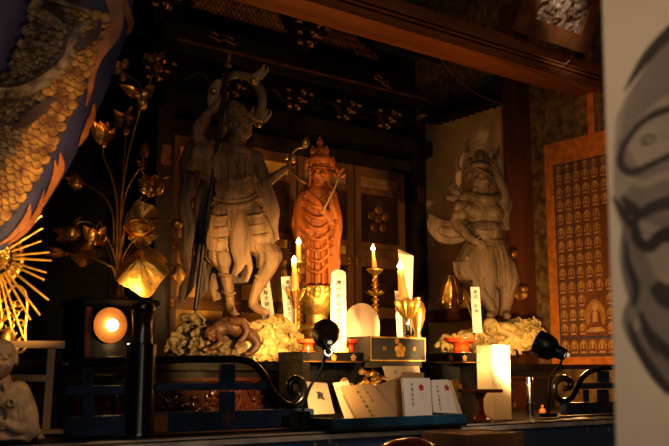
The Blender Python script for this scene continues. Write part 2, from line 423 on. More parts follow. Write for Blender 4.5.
# the long beam that crosses the hall in front of the shrine
def beam(b):
    for z0, z1 in ((2.462, 2.497), (2.5045, 2.5165), (2.524, 2.576)): b.box(-.6, XR-.002, 2.40, 2.55, z0, z1)
    b.box(-.6, XR-.002, 2.440, 2.549, 2.4972, 2.5043); b.box(-.6, XR-.002, 2.440, 2.549, 2.5167, 2.5238)
struct('trim_4', 'beam', beam)

# ================================================================== the shrine cabinet
sh = thing('shrine_cabinet', 'dark wooden shrine with panelled doors, gold brackets and latticed eaves behind the statues', 'shrine', (2.45, FY+.15, PZ+.002))
x0s = 1.70; x1s = XR-.02
def sp(name, m, f, parent=sh, **kw):
    b = MB(); f(b); return b.build(name, m, parent, **kw)
sp('carcass', 'darkwood', lambda b: b.box(x0s, x1s, FY+.03, FY+.32, PZ+.002, 2.95), smooth=False)
xs = [1.787, 2.12, 2.473, 2.833, 3.185]
for i in range(4):
    xa, xb = xs[i]+.006, xs[i+1]-.006
    f = lambda b: (b.box(xa, xa+.038, FY-.012, FY+.025, 1.26, 2.262), b.box(xb-.038, xb, FY-.012, FY+.025, 1.26, 2.262),
                   [b.box(xa+.0385, xb-.0385, FY-.010, FY+.022, z0, z1) for z0, z1 in ((1.26, 1.31), (1.475, 1.53), (1.735, 1.79), (1.835, 1.865), (2.12, 2.15), (2.215, 2.262))])
    dr = sp('door', 'doorwood', f, smooth=False)
    rx0, rx1 = xa+.039, xb-.039
    for nm, m, z0, z1 in (('top_panel', 'goldpanel' if i < 2 else 'boxwood', 2.151, 2.214), ('dark_panel', 'doorpanel', 1.866, 2.119),  # panels browner on the right-hand doors, painting in dimmer light
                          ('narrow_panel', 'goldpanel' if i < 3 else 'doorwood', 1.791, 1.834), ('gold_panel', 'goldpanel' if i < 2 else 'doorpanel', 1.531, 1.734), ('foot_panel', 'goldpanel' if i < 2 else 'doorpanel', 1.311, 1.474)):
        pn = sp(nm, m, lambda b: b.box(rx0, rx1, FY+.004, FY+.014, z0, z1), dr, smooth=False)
    def crest(b):
        c = Vector(((rx0+rx1)/2, FY+.003, 1.995))
        for k in range(6):
            q = PI/2+2*PI*k/5
            o = c+(Vector((math.cos(q), 0, math.sin(q)))*.052 if k < 5 else Vector())
            b.ellw(o, (Vector((.026, 0, 0)), Vector((0, 0, .026)), Vector((0, .006, 0))), 12, 6)
    sp('plum_crest', 'oldgold', crest, dr)
    # gilt cloud-shaped corner fittings on the stiles
    for z in (1.50, 1.76):
      for x in (xa+.02, xb-.02):
        sp('corner_fitting', 'oldgold', lambda b: [b.ellw((x, FY-.013, z+dz), (Vector((.018, 0, 0)), Vector((0, 0, .014)), Vector((0, .004, 0))), 10, 6) for dz in (-.010, .010)], dr)
for x in (1.735, 3.25):
    sp('post', 'darkwood', lambda b: b.box(x-.042, x+.042, FY-.06, FY+.029, PZ+.003, 2.55), smooth=False)
    sp('post_fitting', 'oldgold', lambda b: b.box(x-.024, x+.024, FY-.064, FY-.0605, 2.10, 2.19), smooth=False)
sp('door_head_rail', 'darkwood', lambda b: (b.box(1.78, 3.205, FY-.045, FY+.025, 2.264, 2.325)), smooth=False)
sp('lintel', 'darkwood', lambda b: (b.box(x0s, x1s, FY-.10, FY+.0295, 2.36, 2.44)), smooth=False)
sp('rainbow_beam', 'darkwood', lambda b: (b.box(x0s-.1, XR-.33, FY-.402, FY-.386, 2.505, 2.548)), smooth=False)
sp('beam_edge_strip', 'oldgold', lambda b: (b.box(x0s-.1, XR-.33, FY-.406, FY-.4025, 2.540, 2.552)), smooth=False)
sp('upper_beam', 'darkwood', lambda b: (b.box(x0s-.1, XR-.33, FY-.288, FY-.20, 2.60, 2.675)), smooth=False)
# stepped bracket clusters with gilt tips
def bracket(x, y, z, s=1.0, rows=3):
    b = MB()
    for r in range(rows):
        w = (.035+.028*r)*s; zz = z+.036*r*s; yy = y-.03*r*s
        b.box(x-w, x+w, yy-.012*s, yy+.018*s, zz, zz+.014*s)
        b.box(x-.012*s, x+.012*s, yy-.05*s, yy+.018*s, zz+.001, zz+.015*s)
        for sx in (-1, 0, 1):
            b.box(x+sx*w*.85-.014*s, x+sx*w*.85+.014*s, yy-.02*s-(.03*s if sx == 0 else 0), yy+.012*s-(.03*s if sx == 0 else 0), zz+.0145*s, zz+.034*s)
    t = b; b.mi = 1
    for r in range(rows):
        w = (.035+.028*r)*s; zz = z+.036*r*s; yy = y-.03*r*s
        for sx in (-1, 0, 1):
            cx = x+sx*w*.85; fy = yy-.02*s-(.03*s if sx == 0 else 0)
            t.box(cx-.0135*s, cx+.0135*s, fy-.003, fy-.0006, zz+.016*s, zz+.030*s)
        t.tube([(x, yy-.052*s, zz+.006*s), (x, yy-.066*s, zz+.002*s), (x, yy-.074*s, zz+.010*s), (x, yy-.068*s, zz+.016*s)], .006*s, 6, True, True)
    t.build('bracket', ['darkwood', 'lattice'], sh, smooth=False)
for i, px in enumerate((158, 238, 302, 352, 394)):
    p = onY(px, 200, FY-.22); bracket(p.x, FY-.13, 2.435, .85)
for px in (196, 270, 330, 374, 415):                     # frog-leg struts between the brackets
    p = onY(px, 200, FY-.2)
    sp('frog_leg_strut', 'darkwood', lambda b: [b.tube([p+Vector((sx*.012, 0, 2.50-p.z)), p+Vector((sx*.034, 0, 2.492-p.z)), p+Vector((sx*.05, 0, 2.468-p.z)), p+Vector((sx*.078, 0, 2.456-p.z))], [.011, .010, .008, .006], 8, True, True) for sx in (-1, 1)])
for px, n in ((158, 3), (303, 4)):
    p = onY(px, 60, FY-.36); bracket(p.x, FY-.36, 2.657, 1.0, n)
# gilt carved cloud scrolls along the eave
for px, py in ((213, 36), (228, 40), (385, 84), (377, 78)):
    p = onY(px, py, FY-.42); q = random.random()
    b = MB(); k = .022
    b.tube([p+Vector((k*math.cos(a)*(1-a/9), -.004, k*.8*math.sin(a)*(1-a/9))) for a in [j*.5+q for j in range(11)]]+[p+Vector((k*1.5, 0, -k*.7)), p+Vector((k*2.4, 0, -k*.2))], [.004]*11+[.005, .003], 7, True, True)
    b.build('cloud_scroll', 'oldgold', sh)
# latticed gilt transoms above the eave beam
def lattice(poly, name='lattice_panel'):
    Y = FY-.30
    P = [onY(x, y, Y) for x, y in poly]; b = MB(); b.poly(P, .01, (0, 1, 0)); t = b; b.mi = 1; xs_ = [p.x for p in P]; zs_ = [p.z for p in P]; st = .026
    def inside(x, z):
        c = False
        for i in range(len(P)):
            a, d = P[i], P[i-1]
            if (a.z > z) != (d.z > z) and x < (d.x-a.x)*(z-a.z)/(d.z-a.z)+a.x: c = not c
        return c
    j = 0; z = min(zs_)+.012
    while z < max(zs_):
        x = min(xs_)+(st/2 if j % 2 else 0)
        while x < max(xs_):
            if inside(x-.01, z) and inside(x+.01, z):
                a = .011 if (int(round(x/st*2)) % 2) else -.011
                for o in (-.004, .004):
                    t.bar((x-.010, Y-.003, z-a*.55+o), (x+.010, Y-.003, z+a*.55+o), .0032, .003, up=(0, 1, 0))
            x += st
        z += .0165; j += 1
    t.build(name, ['doorpanel', 'lattice'], sh, smooth=False)
lattice([(190, 7), (290, 35), (278, 10), (262, -14), (190, -32)])
lattice([(309, 37), (385, 63), (362, 42), (335, 18), (312, 8)])
# rafters under the shrine's own eave, running towards the viewer
for i in range(13):
    x = 2.24+i*.060
    sp('rafter', 'darkwood', lambda b: b.bar((x, FY-.30, 2.98-.012*i), (x-.05, FY-.62, 2.74-.006*i), .030, .034), smooth=False)
sp('eave_board', 'darkwood', lambda b: b.hexa([Vector((2.2, FY-.64, 2.775)), Vector((XR-.34, FY-.64, 2.69)), Vector((XR-.34, FY-.28, 2.90)), Vector((2.2, FY-.28, 3.03)), Vector((2.2, FY-.64, 2.79)), Vector((XR-.34, FY-.64, 2.705)), Vector((XR-.34, FY-.28, 2.915)), Vector((2.2, FY-.28, 3.045))]), smooth=False)
# side eave with round rafter ends above the plaster bay
se = thing('side_eave', 'dark eave with round rafter ends above the plaster wall', 'eave', (XR-.2, 3.2, 2.52))
ya, yb = onX(433, 128, XR).y, yl
for i in range(11):
    y = yb+.03+(ya-yb-.11)*i/10
    b = MB(); b.tube([(XR-.002, y, 2.545), (XR-.14, y, 2.530)], .020, 10); b.build('rafter', 'lacquer_m', se)
b = MB(); b.box(XR-.15, XR-.002, yb-.02, ya-.06, 2.57, 2.60); b.build('eave_board', 'darkwood', se, smooth=False)
# ================================================================== platform, tables and railings
pl = thing('altar_platform', 'black lacquered step carrying the statues behind the railing', 'altar platform', (1.9, 3.0, 0))
sp('platform_top', 'lacquer_m', lambda b: b.box(.35, XR-.12, 2.60, FY-.07, 1.205, PZ), pl, smooth=False)
sp('platform_front', 'lacquer', lambda b: b.box(.37, XR-.14, 2.63, 2.66, .001, 1.204), pl, smooth=False)
sp('front_moulding', 'darkred', lambda b: b.box(.36, XR-.13, 2.615, 2.629, 1.17, 1.182), pl, smooth=False)
def carving(b):
    rr = random.Random(21); x = 1.0
    while x < 2.9:
        for k in range(3):
            cx, cz_, r = x+rr.uniform(-.02, .02), rr.uniform(1.05, 1.15), rr.uniform(.018, .034); s0 = rr.choice((-1, 1)); q = rr.uniform(0, 6)
            b.tube([Vector((cx+s0*r*math.cos(a+q)*(1-a/8), 2.615, cz_+r*math.sin(a+q)*(1-a/8))) for a in [j*.5 for j in range(12)]], [.009*(1-j/16) for j in range(12)], 7, True, True, view=Vector((0, 1, 0)))
        x += .042
b = MB(); b.box(.9, 3.0, 2.622, 2.6295, 1.02, 1.165); carving(b); b.build('carved_frieze', 'darkred', pl)
ft = thing('altar_table', 'long dark altar table dressed in indigo brocade along the front', 'table', (1.7, 2.1, 0))
sp('table_top', 'lacquer_m', lambda b: b.box(.2, XR-.15, 1.852, 2.60, 1.02, TZ), ft, smooth=False)
def brocade(name):
    m = bpy.data.materials.new(name); m.use_nodes = True; nt = m.node_tree; N = nt.nodes; L = nt.links; bs = N['Principled BSDF']
    tc = N.new('ShaderNodeTexCoord'); vo = N.new('ShaderNodeTexVoronoi'); vo.inputs['Scale'].default_value = 34; L.new(tc.outputs['Object'], vo.inputs['Vector'])
    nz = N.new('ShaderNodeTexNoise'); nz.inputs['Scale'].default_value = 9; L.new(tc.outputs['Object'], nz.inputs['Vector'])
    r1 = N.new('ShaderNodeValToRGB'); r1.color_ramp.elements[0].position = .16; r1.color_ramp.elements[1].position = .26
    r1.color_ramp.elements[0].color = (.5, .42, .28, 1); r1.color_ramp.elements[1].color = (.07, .11, .20, 1); L.new(vo.outputs['Distance'], r1.inputs['Fac'])
    r2 = N.new('ShaderNodeValToRGB'); r2.color_ramp.elements[0].position = .5; r2.color_ramp.elements[1].position = .62
    L.new(nz.outputs['Fac'], r2.inputs['Fac']); mx = N.new('ShaderNodeMix'); mx.data_type = 'RGBA'; mx.inputs['A'].default_value = (.08, .12, .21, 1)
    L.new(r2.outputs['Color'], mx.inputs['Factor']); L.new(r1.outputs['Color'], mx.inputs['B']); L.new(mx.outputs['Result'], bs.inputs['Base Color']); bs.inputs['Roughness'].default_value = .5
    return m
M['brocade'] = brocade('indigo_brocade')
def drape(b):
    n = 90
    b.sheet(lambda u, v: Vector((.2+(XR-.36)*u, 1.848-.006*math.sin(u*60)*v-.004*v-(.004 if v < .05 else 0), 1.047-.55*v)), n, 8)
sp('brocade_front', 'brocade', drape, ft)
sp('lit_edge_band', 'bandedge', lambda b: b.box(.2, XR-.155, 1.851, 1.875, 1.0502, 1.053), ft, smooth=False)
sp('lit_edge_strip', 'bandedge', lambda b: b.box(.2, XR-.155, 1.828, 1.834, 1.036, 1.048), ft, smooth=False)  # pale strip painting the light on the front edge
for x in (.3, XR-.3):
    for y in (1.92, 2.5): sp('leg', 'lacquer', lambda b: b.box(x-.04, x+.04, y-.04, y+.04, 0.001, 1.019), ft, smooth=False)

RY = 2.05
def rail(name, label, spec):
    p0 = onY(spec['c'], 400, RY)
    t = thing(name, label, 'railing', (p0.x, RY, TZ+.004), 0, 'low railings along the altar table'); Yp = RY
    pr = cr([onY(x, y, Yp).to_tuple() for x, y in spec['top']], 6)
    nr = len(pr); b = MB(); b.tube(pr, [.0098+.0022*min(1, max(0, (i-nr*.35)/(nr*.3)))-.004*max(0, (i-nr*.85)/(nr*.15)) for i in range(nr)], 12, True, True); b.build('top_rail', 'lacquer', t)
    xa, xb, ya_, yb_ = spec['mid']; a = onY(xa, ya_, Yp); c = onY(xb, ya_, Yp); h = onY(xa, yb_, Yp)
    sp('middle_rail', 'navy', lambda b: b.box(a.x, c.x, RY-.008, RY+.008, h.z, a.z, bev=.002), t, smooth=False)
    xa, xb, ya_, yb_ = spec['base']; a = onY(xa, ya_, Yp); c = onY(xb, ya_, Yp)
    sp('base_board', 'navy', lambda b: b.box(a.x, c.x, RY-.016, RY+.016, TZ+.004, a.z, bev=.003), t, smooth=False)
    for xa, xb, y0, y1 in spec['bal']:
        a = onY(xa, y0, Yp); c = onY(xb, y1, Yp)
        sp('baluster', 'navy', lambda b: b.box(a.x, c.x, RY-.0075, RY+.0075, c.z, a.z, bev=.002), t, smooth=False)
    for cx, cy in spec['cross']:
        a = onY(cx, cy, RY-.016); r = .020
        sp('cross_emblem', 'crossb', lambda b: b.add([Vector((a.x+x*r, RY-.0168, TZ+.036+z*r)) for x, z in ((-.34, -1), (.34, -1), (.34, -.34), (1, -.34), (1, .34), (.34, .34), (.34, 1), (-.34, 1), (-.34, .34), (-1, .34), (-1, -.34), (-.34, -.34))], [(0, 1, 2, 11), (11, 2, 5, 8), (2, 3, 4, 5), (8, 5, 6, 7), (10, 11, 8, 9)]), t, smooth=False)
    for xa, xb in spec.get('cap', []):
        a = onY(xa, spec['base'][2], RY-.02); c = onY(xb, spec['base'][2], RY-.02)
        sp('gold_fitting', 'oldgold', lambda b: b.box(a.x, c.x, RY-.021, RY-.0165, TZ+.006, a.z-.004, bev=.001), t, smooth=False)
    return t
rail('altar_railing', 'dark railing left of the opening, its top rail curling down to a scroll', dict(c=228,
     top=[(155, 360), (200, 359), (237, 359.5), (252, 363), (263, 374), (270, 388), (280, 401), (292, 406), (302, 398), (303, 386), (297, 379.5), (290.5, 383), (291, 391), (296, 393)],
     mid=(154, 266, 383.5, 391), base=(152, 311, 413, 432), bal=[(220, 234, 364, 383), (220, 234, 391.5, 412)], cross=[(228, 424)], cap=[(153, 168)]))
rail('altar_railing', 'dark railing at the right end of the table, scroll towards the lamp', dict(c=596,
     top=[(640, 366), (616, 367), (597, 369), (584, 376), (577, 388), (571, 398), (562, 401), (555, 393.5), (555, 384), (562, 378), (570, 381), (570, 387), (565, 389)],
     mid=(580, 640, 383, 389), base=(563, 645, 403, 417), bal=[(598, 608, 371, 382.5), (598, 608, 389.5, 402), (584, 588, 389.5, 402), (622, 632, 371, 382.5)], cross=[(607, 411)]))
rail('altar_railing', 'plain dark railing left of the round lacquered post', dict(c=95,
     top=[(66, 365), (90, 363), (122, 361)], mid=(66, 123, 386, 395), base=(66, 123, 417, 437), bal=[(84, 93, 367, 385.5), (84, 93, 395.5, 416)], cross=[]))
pc = onY(139, 430, RY)
po = thing('railing_post', 'thick round black lacquered post at the left railing', 'post', (pc.x, RY, TZ+.001))
r0 = 14.5*2.2/900
def zz(y): return onY(139, y, RY).z
b = MB(); b.lathe([(r0*1.02, 0), (r0, .004), (r0, zz(345)-TZ), (r0*.9, zz(344)-TZ)], (pc.x, RY, TZ+.001), n=28); b.build('shaft', 'lacquer', po)
zn = zz(343.7); hn = zz(312)-zn
b = MB(); b.lathe([(r0*.74, 0), (r0*.72, hn*.1), (r0*.66, hn*.5), (r0*.72, hn*.93), (r0*.80, hn)], (pc.x, RY, zn), n=24); b.build('neck', 'darkred', po)
b = MB(); b.lathe([(r0*.62, 0), (r0*.80, .003), (r0*.84, .010), (r0*.80, .016), (r0*.55, .022), (r0*.30, .026), (.0005, .030)], (pc.x, RY, zn+hn+.0005), n=24); b.build('finial', 'lacquer', po)
# ================================================================== guardian statue on the left
D1 = 3.20; K1 = D1/FPX; VX = 0.0024
o1 = pt(236, 318, D1)
g1 = thing('guardian_statue', 'carved wooden guardian with ring halo raising one arm to grip a staff, standing on rock', 'statue', o1, CAMROT)
b = MB(D1)
b.ell(230, 165, 0, 27, 22, 17, -6); b.ell(216, 170, 4, 12, 20, 12, 10); b.ell(248, 172, 4, 11, 18, 12, -10); b.ell(220, 163, -9, 10, 9, 6); b.ell(240, 165, -9, 10, 9, 6)      # chest armour plates
b.ell(235, 189, -2, 22, 17, 16); b.ell(238, 194, -9, 12, 11, 9)                                          # belly
b.cap((217, 178, -9, 2.2), (229, 182, -15, 2.2), (243, 180, -14, 2.2), (254, 174, -6, 2.2), sm=3)        # chest cord
b.cap((214, 203, -8, 3.4), (228, 207, -16, 3.6), (246, 205, -15, 3.6), (257, 199, -6, 3.2), sm=3)        # belt
b.cap((214, 198, -8, 2), (229, 201, -15, 2), (247, 199, -14, 2), (256, 194, -5, 2), sm=3)
b.ell(232, 190, -14, 6, 7, 4); b.ell(230, 189, -17, 2, 2, 2); b.ell(235, 189, -17, 2, 2, 2)              # lion mask buckle
b.cap((230, 165, -16, 1.6), (230, 181, -17, 1.6))
for x in (214, 222, 238, 246): b.cap((x, 156, -13, 1.3), (x+.5, 166, -16, 1.5), (x+1, 176, -13, 1.3), sm=2)
b.cap((236, 149, 0, 10), (238, 140, -3, 9))
b.cap((214, 150, -4, 4), (226, 148, -10, 4.4), (240, 150, -12, 4.4), (253, 155, -6, 4), sm=3)            # scarf collar
b.cap((216, 154, -8, 3), (229, 154, -14, 3), (244, 157, -13, 3), sm=3)
b.head(241, 128, -6, 15.5, 34, 12, 5, fierce=True)
for i in range(5): b.cap((241+i*2, 139+abs(i-2)*-.8, -19+i*.5, 1.6), (240+i*2.2, 146-abs(i-2)*1.2, -18+i*.5, 1))
b.cap((227, 122, -3, 3.4), (234, 115, -14, 3), (249, 115, -16, 3), (257, 120, -9, 2.8), sm=3)            # headband
b.ell(237, 113, 0, 11, 8, 11); b.ell(234, 106, 3, 7, 6, 7); b.cap((229, 113, 1, 5), (224, 121, 3, 4.5), (224, 132, 5, 3.5), (219, 139, 6, 2.5), sm=2)
for i in range(6): b.cap((230+i*3.6, 116-2.5*math.sin(i/5*PI), -9, 1.5), (231+i*2.4, 107-2*math.sin(i/5*PI), -6, 1.5), (235+i*.4, 102, 1, 1.2), sm=2)
b.rib([(247, 117, -14, 3), (252, 112, -13, 2.6), (254, 106, -12, .6)], .5); b.rib([(236, 117, -14, 3), (234, 111, -13, 2.6), (235, 105, -12, .6)], .5)
# right arm lifted to the staff
b.cap((209, 152, 0, 9), (200, 141, -1, 7.5), (197, 129, -4, 6.4), (206, 116, -6, 5.2), (217, 104, -7, 3.8), (221, 100, -7, 3.6), sm=2)
b.cap((197, 135, -3, 7), (205, 120, -6, 6.2)); b.cap((213, 110, -7, 4.8), (217, 105, -7, 4.8))
b.hand(223, 99.5, -8, 4.2, 25, 1.25)
b.ell(204, 153, -2, 13, 12, 12, 20)
for i, (x, y, a) in enumerate(((196, 152, 30), (201, 163, 15), (205, 173, 0), (193, 164, 25), (212, 158, 5))):
    b.ell(x, y, -9+i, 5.5, 8.5, 4, a); b.ell(x, y+1, -12+i, 2, 6, 2, a)
# other arm reaching out to the right
b.ell(255, 160, 1, 10, 11, 11, -20); b.cap((254, 158, 0, 8.5), (262, 172, -4, 7), (266, 182, -8, 6), (276, 176, -10, 4.6), (285, 169, -12, 3.4), sm=2)
b.hand(289, 166.5, -12, 3.8, 25, .55)
b.rib([(262, 180, -5, 6), (268, 193, -4, 7), (274, 210, -2, 6), (272, 226, 0, 6.5), (277, 240, 0, 3)], .35)
b.rib([(258, 183, -2, 5), (263, 200, 0, 8), (266, 218, 0, 7), (262, 235, 1, 5)], .4)
# armoured skirt, apron and coat tails
b.loft([(236, 196, 0, 22.5, 16, .02, 9, 0), (237, 212, 0, 23.5, 17, .035, 9, .4), (239, 228, 0, 27, 19, .05, 9, .9), (242, 243, 0, 30, 20, .07, 9, 1.4), (244, 254, 1, 30, 19, .09, 9, 1.8)], 64)
b.rib([(222, 206, -13, 9), (219, 225, -18, 11), (216, 243, -18, 11), (215, 251, -17, 8)], .35)
for y in (215, 226, 237): b.cap((211, y, -19, 1.3), (219, y+2.5, -23, 1.3), (227, y+1, -20, 1.3), sm=2)
b.rib([(250, 206, -12, 8), (257, 222, -16, 11), (264, 238, -14, 12), (268, 247, -10, 8)], .35)
for y in (214, 224, 234): b.cap((248+(y-214)*.35, y+2, -19, 1.3), (258+(y-214)*.3, y+1, -20, 1.3), (266+(y-214)*.3, y-2, -14, 1.3), sm=2)
b.rib([(234, 205, -16, 6), (238, 225, -21, 7.5), (236, 245, -22, 7), (240, 263, -20, 6), (233, 275, -18, 3)], .3)
b.rib([(241, 208, -17, 3), (246, 230, -21, 4), (246, 252, -21, 4.5), (250, 268, -18, 3), (246, 282, -15, 2)], .35)
# legs: straight one on the left, bent one on the right
b.cap((227, 238, -2, 13), (223, 255, -4, 11.5), (225, 268, -4, 8), (227, 280, -4, 7.2), (229, 294, -3, 5.2), (230, 304, -4, 4.8), sm=2)
b.loft([(222, 246, -3, 15, 12, .05, 8, 0), (221, 258, -4, 15, 12, .08, 8, 1), (224, 267, -4, 10, 9, .05, 8, 2)], 40)
b.cap((252, 238, -2, 14), (263, 248, -5, 12.5), (272, 256, -8, 10), (268, 268, -8, 8.5), (260, 282, -6, 7), (254, 296, -5, 5.2), (253, 303, -6, 4.8), sm=2)
b.loft([(263, 246, -4, 15, 12, .05, 8, 0), (269, 257, -6, 13, 11, .08, 8, 1), (266, 268, -6, 9.5, 8, .05, 8, 2)], 40)
b.cap((219, 274, -10, 1.6), (227, 276, -13, 1.6), (233, 274, -9, 1.6), sm=2); b.cap((256, 276, -12, 1.6), (264, 280, -12, 1.6), (268, 279, -8, 1.6), sm=2)
b.cap((222, 292, -5, 1.5), (229, 295, -9, 1.5), (235, 293, -5, 1.5), sm=2)
b.cap((229, 305, -2, 5.4), (231, 310, -8, 4.6), (234, 313, -15, 3.8), sm=2); b.cap((253, 304, -4, 5.4), (258, 309, -9, 4.6), (264, 312, -13, 3.6), sm=2)
for i in range(5):
    b.cap((231+i*1.6, 313.2, -16-2+abs(i-2)*.8, 1.3), (231.4+i*1.7, 314, -20+abs(i-2), 1.1)); b.cap((261+i*1.5, 311, -13-i*.3, 1.3), (263.5+i*1.5, 313.3, -16+abs(i-1)*.6, 1.1))
b.rib([(222, 266, 4, 7), (216, 285, 8, 8), (219, 300, 8, 6)], .4); b.rib([(243, 262, 6, 8), (240, 283, 8, 9), (243, 300, 8, 5)], .4)
for i in range(9): b.cap((211+i*5.5, 205, -9-8*math.sin(i/8*PI), 1.5), (209+i*6.6, 226, -12-9*math.sin(i/8*PI), 1.7), (212+i*7.6, 250, -10-9*math.sin(i/8*PI), 1.4), sm=3)
b.build('body', 'carved', g1, remesh=VX, smo=1, disp=('CLOUDS', .010, .0022))
b = MB(D1)
b.loft([(231, 146, 12, 20, 6, .03, 9, 0), (232, 170, 14, 30, 8, .05, 9, .5), (234, 200, 15, 33, 9, .07, 9, 1), (235, 230, 16, 38, 10, .10, 9, 1.5), (234, 258, 17, 38, 10, .12, 9, 2), (231, 284, 17, 33, 9, .14, 9, 2.4)], 64)
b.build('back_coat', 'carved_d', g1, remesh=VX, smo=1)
b = MB(D1)      # flying sash behind the raised arm and along the left side
b.rib([(203, 140, 8, 4), (192, 147, 9, 7), (186, 165, 8, 7), (189, 182, 7, 8), (184, 203, 7, 7), (190, 228, 8, 8), (186, 252, 8, 7), (192, 273, 8, 8), (184, 292, 9, 6), (180, 303, 9, 2)], .28, 12)
b.rib([(212, 168, 6, 4), (203, 190, 6, 7), (201, 214, 7, 8), (206, 240, 7, 8), (200, 264, 8, 7), (204, 285, 8, 6), (198, 300, 9, 2)], .3, 12)
b.rib([(196, 150, 4, 3), (189, 160, 3, 3.2), (193, 172, 3, 3), (200, 168, 3, 2.4), (198, 158, 2, 2)], .5)
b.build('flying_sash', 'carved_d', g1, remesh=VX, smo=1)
b = MB(D1)
ring = [(238+24.5*math.cos(q), 101-26*math.sin(q)) for q in [math.radians(a) for a in range(-50, 221, 6)]]
b.rib([(x, y, 14, 4.4) for x, y in ring], .28, 10, 1)
hl = b.build('halo_ring', 'carved', g1)
for (cx, cy, pts) in ((213.5, 91, [(219, 80, 3), (214, 90, 5.5), (211, 100, 4.2), (209, 107, .5)]), (253.5, 80.5, [(252, 84, 5.5), (256, 77, 5), (262, 71, 3), (264.5, 64, .5)]), (259, 121, [(254, 124, 4), (260, 120, 5), (265, 115, 2.4), (268, 109, .5)])):
    b = MB(D1); b.rib([(x, y, 10, r) for x, y, r in pts], .35, 10, 3)
    b.rib([(pts[1][0]+4, pts[1][1]+2, 9, 2), (pts[2][0]+5, pts[2][1], 9, 1.6), (pts[2][0]+6, pts[2][1]-5, 9, .4)], .4)
    fl = b.build('flame_ornament', 'palewood', hl)
    b = MB(D1); b.ell(cx, cy, 7, 3.6, 3.6, 2.4); b.build('jewel', 'gold', fl)
b = MB(D1); b.ell(259, 125, -14, 3.2, 3.2, 3); b.build('crown_jewel', 'gold', g1)
# staff held in the raised hand
b = MB(D1); pa = b.P(227.5, 68, -10.5); pb = b.P(195.3, 309, -10.5); b.tube([pa, pb], 2.3*K1, 10, True, True)
st = thing('long_staff', 'long dark staff gripped in the left-hand guardian\'s raised fist', 'staff', pb, CAMROT)
b.build('shaft', 'darkwood', st)
b = MB(D1); a_, c_ = b.P(227.5, 68, -10.5), b.P(230, 49, -10.5); b.lathe([(2.5*K1, 0), (4.5*K1, .010), (2*K1, .02), (3.4*K1, .036), (.0005, .068)], a_, c_-a_, 12); b.build('spear_tip', 'oldgold', st)
# ornament: gilt ring of lotus stalk in the outstretched hand
rg = MB(D1)
pts = [(305, 183), (298, 178), (292, 170), (289, 161), (292, 153), (298, 148), (304, 147)]
rt = thing('gilt_lotus_ring', 'curved gilt lotus stalk with pointed bud, held in the outstretched hand of the staff bearer', 'ornament', rg.P(292, 166, -12), CAMROT)
rg.tube([rg.P(x, y, -20) for x, y in cr(pts, 5)], [1.5*K1]*6*5+[1.0*K1], 8, True, True); rg.build('stalk', 'gold', rt)
def budp(b, x, y, z, w, h, roll=0, flute=.06):
    q = math.radians(roll); ax = UV*math.cos(q)+RV*math.sin(q); k = b.k
    b.lathe([(w*r*k, (t-.5)*h*k) for r, t in ((.12, 0), (.62, .08), (.95, .28), (1, .45), (.82, .66), (.5, .84), (.2, .95), (.02, 1))], b.P(x, y, z), ax, 20, flute, 5)
b = MB(D1); budp(b, 305.5, 142, -20, 4.2, 14, 15); b.build('bud', 'gold', rt)
b = MB(D1); budp(b, 292, 158, -22, 3.4, 12, -25); budp(b, 286, 158, -21, 1.6, 8, -90); b.build('calyx', 'gold', rt)

# rocky base with a demon lying across it
def rocky(name, label, d, lumps, top, mats, seed, parent_name='carved_base', foot=()):
    rnd = random.Random(seed)
    t = thing('rock_pedestal', label, 'pedestal', pt(top[0], top[1], d), CAMROT)
    for nm, m, L in lumps:
        b = MB(d)
        for x, y, z, rx, ry, rz in L:
            b.ell(x, y, z, rx, ry, rz, rnd.uniform(-25, 25))
            for k in range(6):       # curling carved lips
                q = rnd.uniform(0, 2*PI); r = min(rx, ry)*rnd.uniform(.35, .6); cx, cy = x+rx*.75*math.cos(q), y+ry*.75*math.sin(q)
                b.cap(*[(cx+r*math.cos(q+a)*(1-a/8), cy+r*math.sin(q+a)*(1-a/8), z-rz*.75, r*.30*(1-a/9)) for a in (0, .7, 1.4, 2.1, 2.8, 3.6, 4.4)], sm=2)
        ob = b.build(nm, m, t, remesh=.0032, smo=1, disp=('VORONOI', .022, .022)); clampz(ob, PZ+.001)
    return t
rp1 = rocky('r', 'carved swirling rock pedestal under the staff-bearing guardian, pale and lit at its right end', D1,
    [('shaded_rock', 'darkrock', [(184, 347, 0, 14, 14, 18), (197, 334, 2, 15, 17, 20), (184, 336, 6, 10, 10, 12), (208, 344, -12, 14, 15, 14), (222, 350, -14, 14, 11, 14), (200, 353, -16, 16, 8, 12), (216, 336, 6, 18, 16, 20), (240, 352, -6, 22, 10, 22), (232, 335, 8, 22, 14, 14)]),
     ('lit_rock', 'rock', [(250, 342, 0, 14, 15, 20), (262, 334, -2, 12, 13, 18), (270, 342, -6, 14, 14, 18), (283, 346, -4, 13, 12, 18), (291, 352, 0, 9, 9, 14), (256, 351, -14, 16, 9, 12), (275, 353, -14, 18, 8, 10), (286, 331, 4, 10, 10, 10), (274, 325, 8, 10, 8, 9), (296, 342, 4, 8, 9, 9), (262, 326, 2, 9, 6, 12)])], (236, 361), None, 3)  # lamplight painted in as paler rock at the right end
b = MB(D1)
b.ell(231, 326, -22, 16, 9, 10, 10); b.ell(219, 329, -25, 9, 8, 9)
b.head(211, 334, -30, 8, -30, 20, -30, fierce=True, ears=True)
b.cap((232, 322, -28, 5), (243, 322, -32, 4.2), (247, 332, -35, 3.4), (241, 341, -36, 3), sm=2); b.hand(239, 343, -36, 2.8, -120, .5)
b.cap((218, 334, -31, 4.6), (221, 343, -35, 3.8), (212, 348, -37, 3), sm=2); b.hand(209, 349, -37, 2.6, 190, .5)
b.cap((236, 330, -22, 7), (250, 334, -28, 6), (258, 344, -30, 4), (252, 352, -32, 3.4), sm=2); b.ell(248, 354, -34, 5, 2.6, 5)
b.build('trampled_demon', 'demon', rp1, remesh=.0022, smo=2)

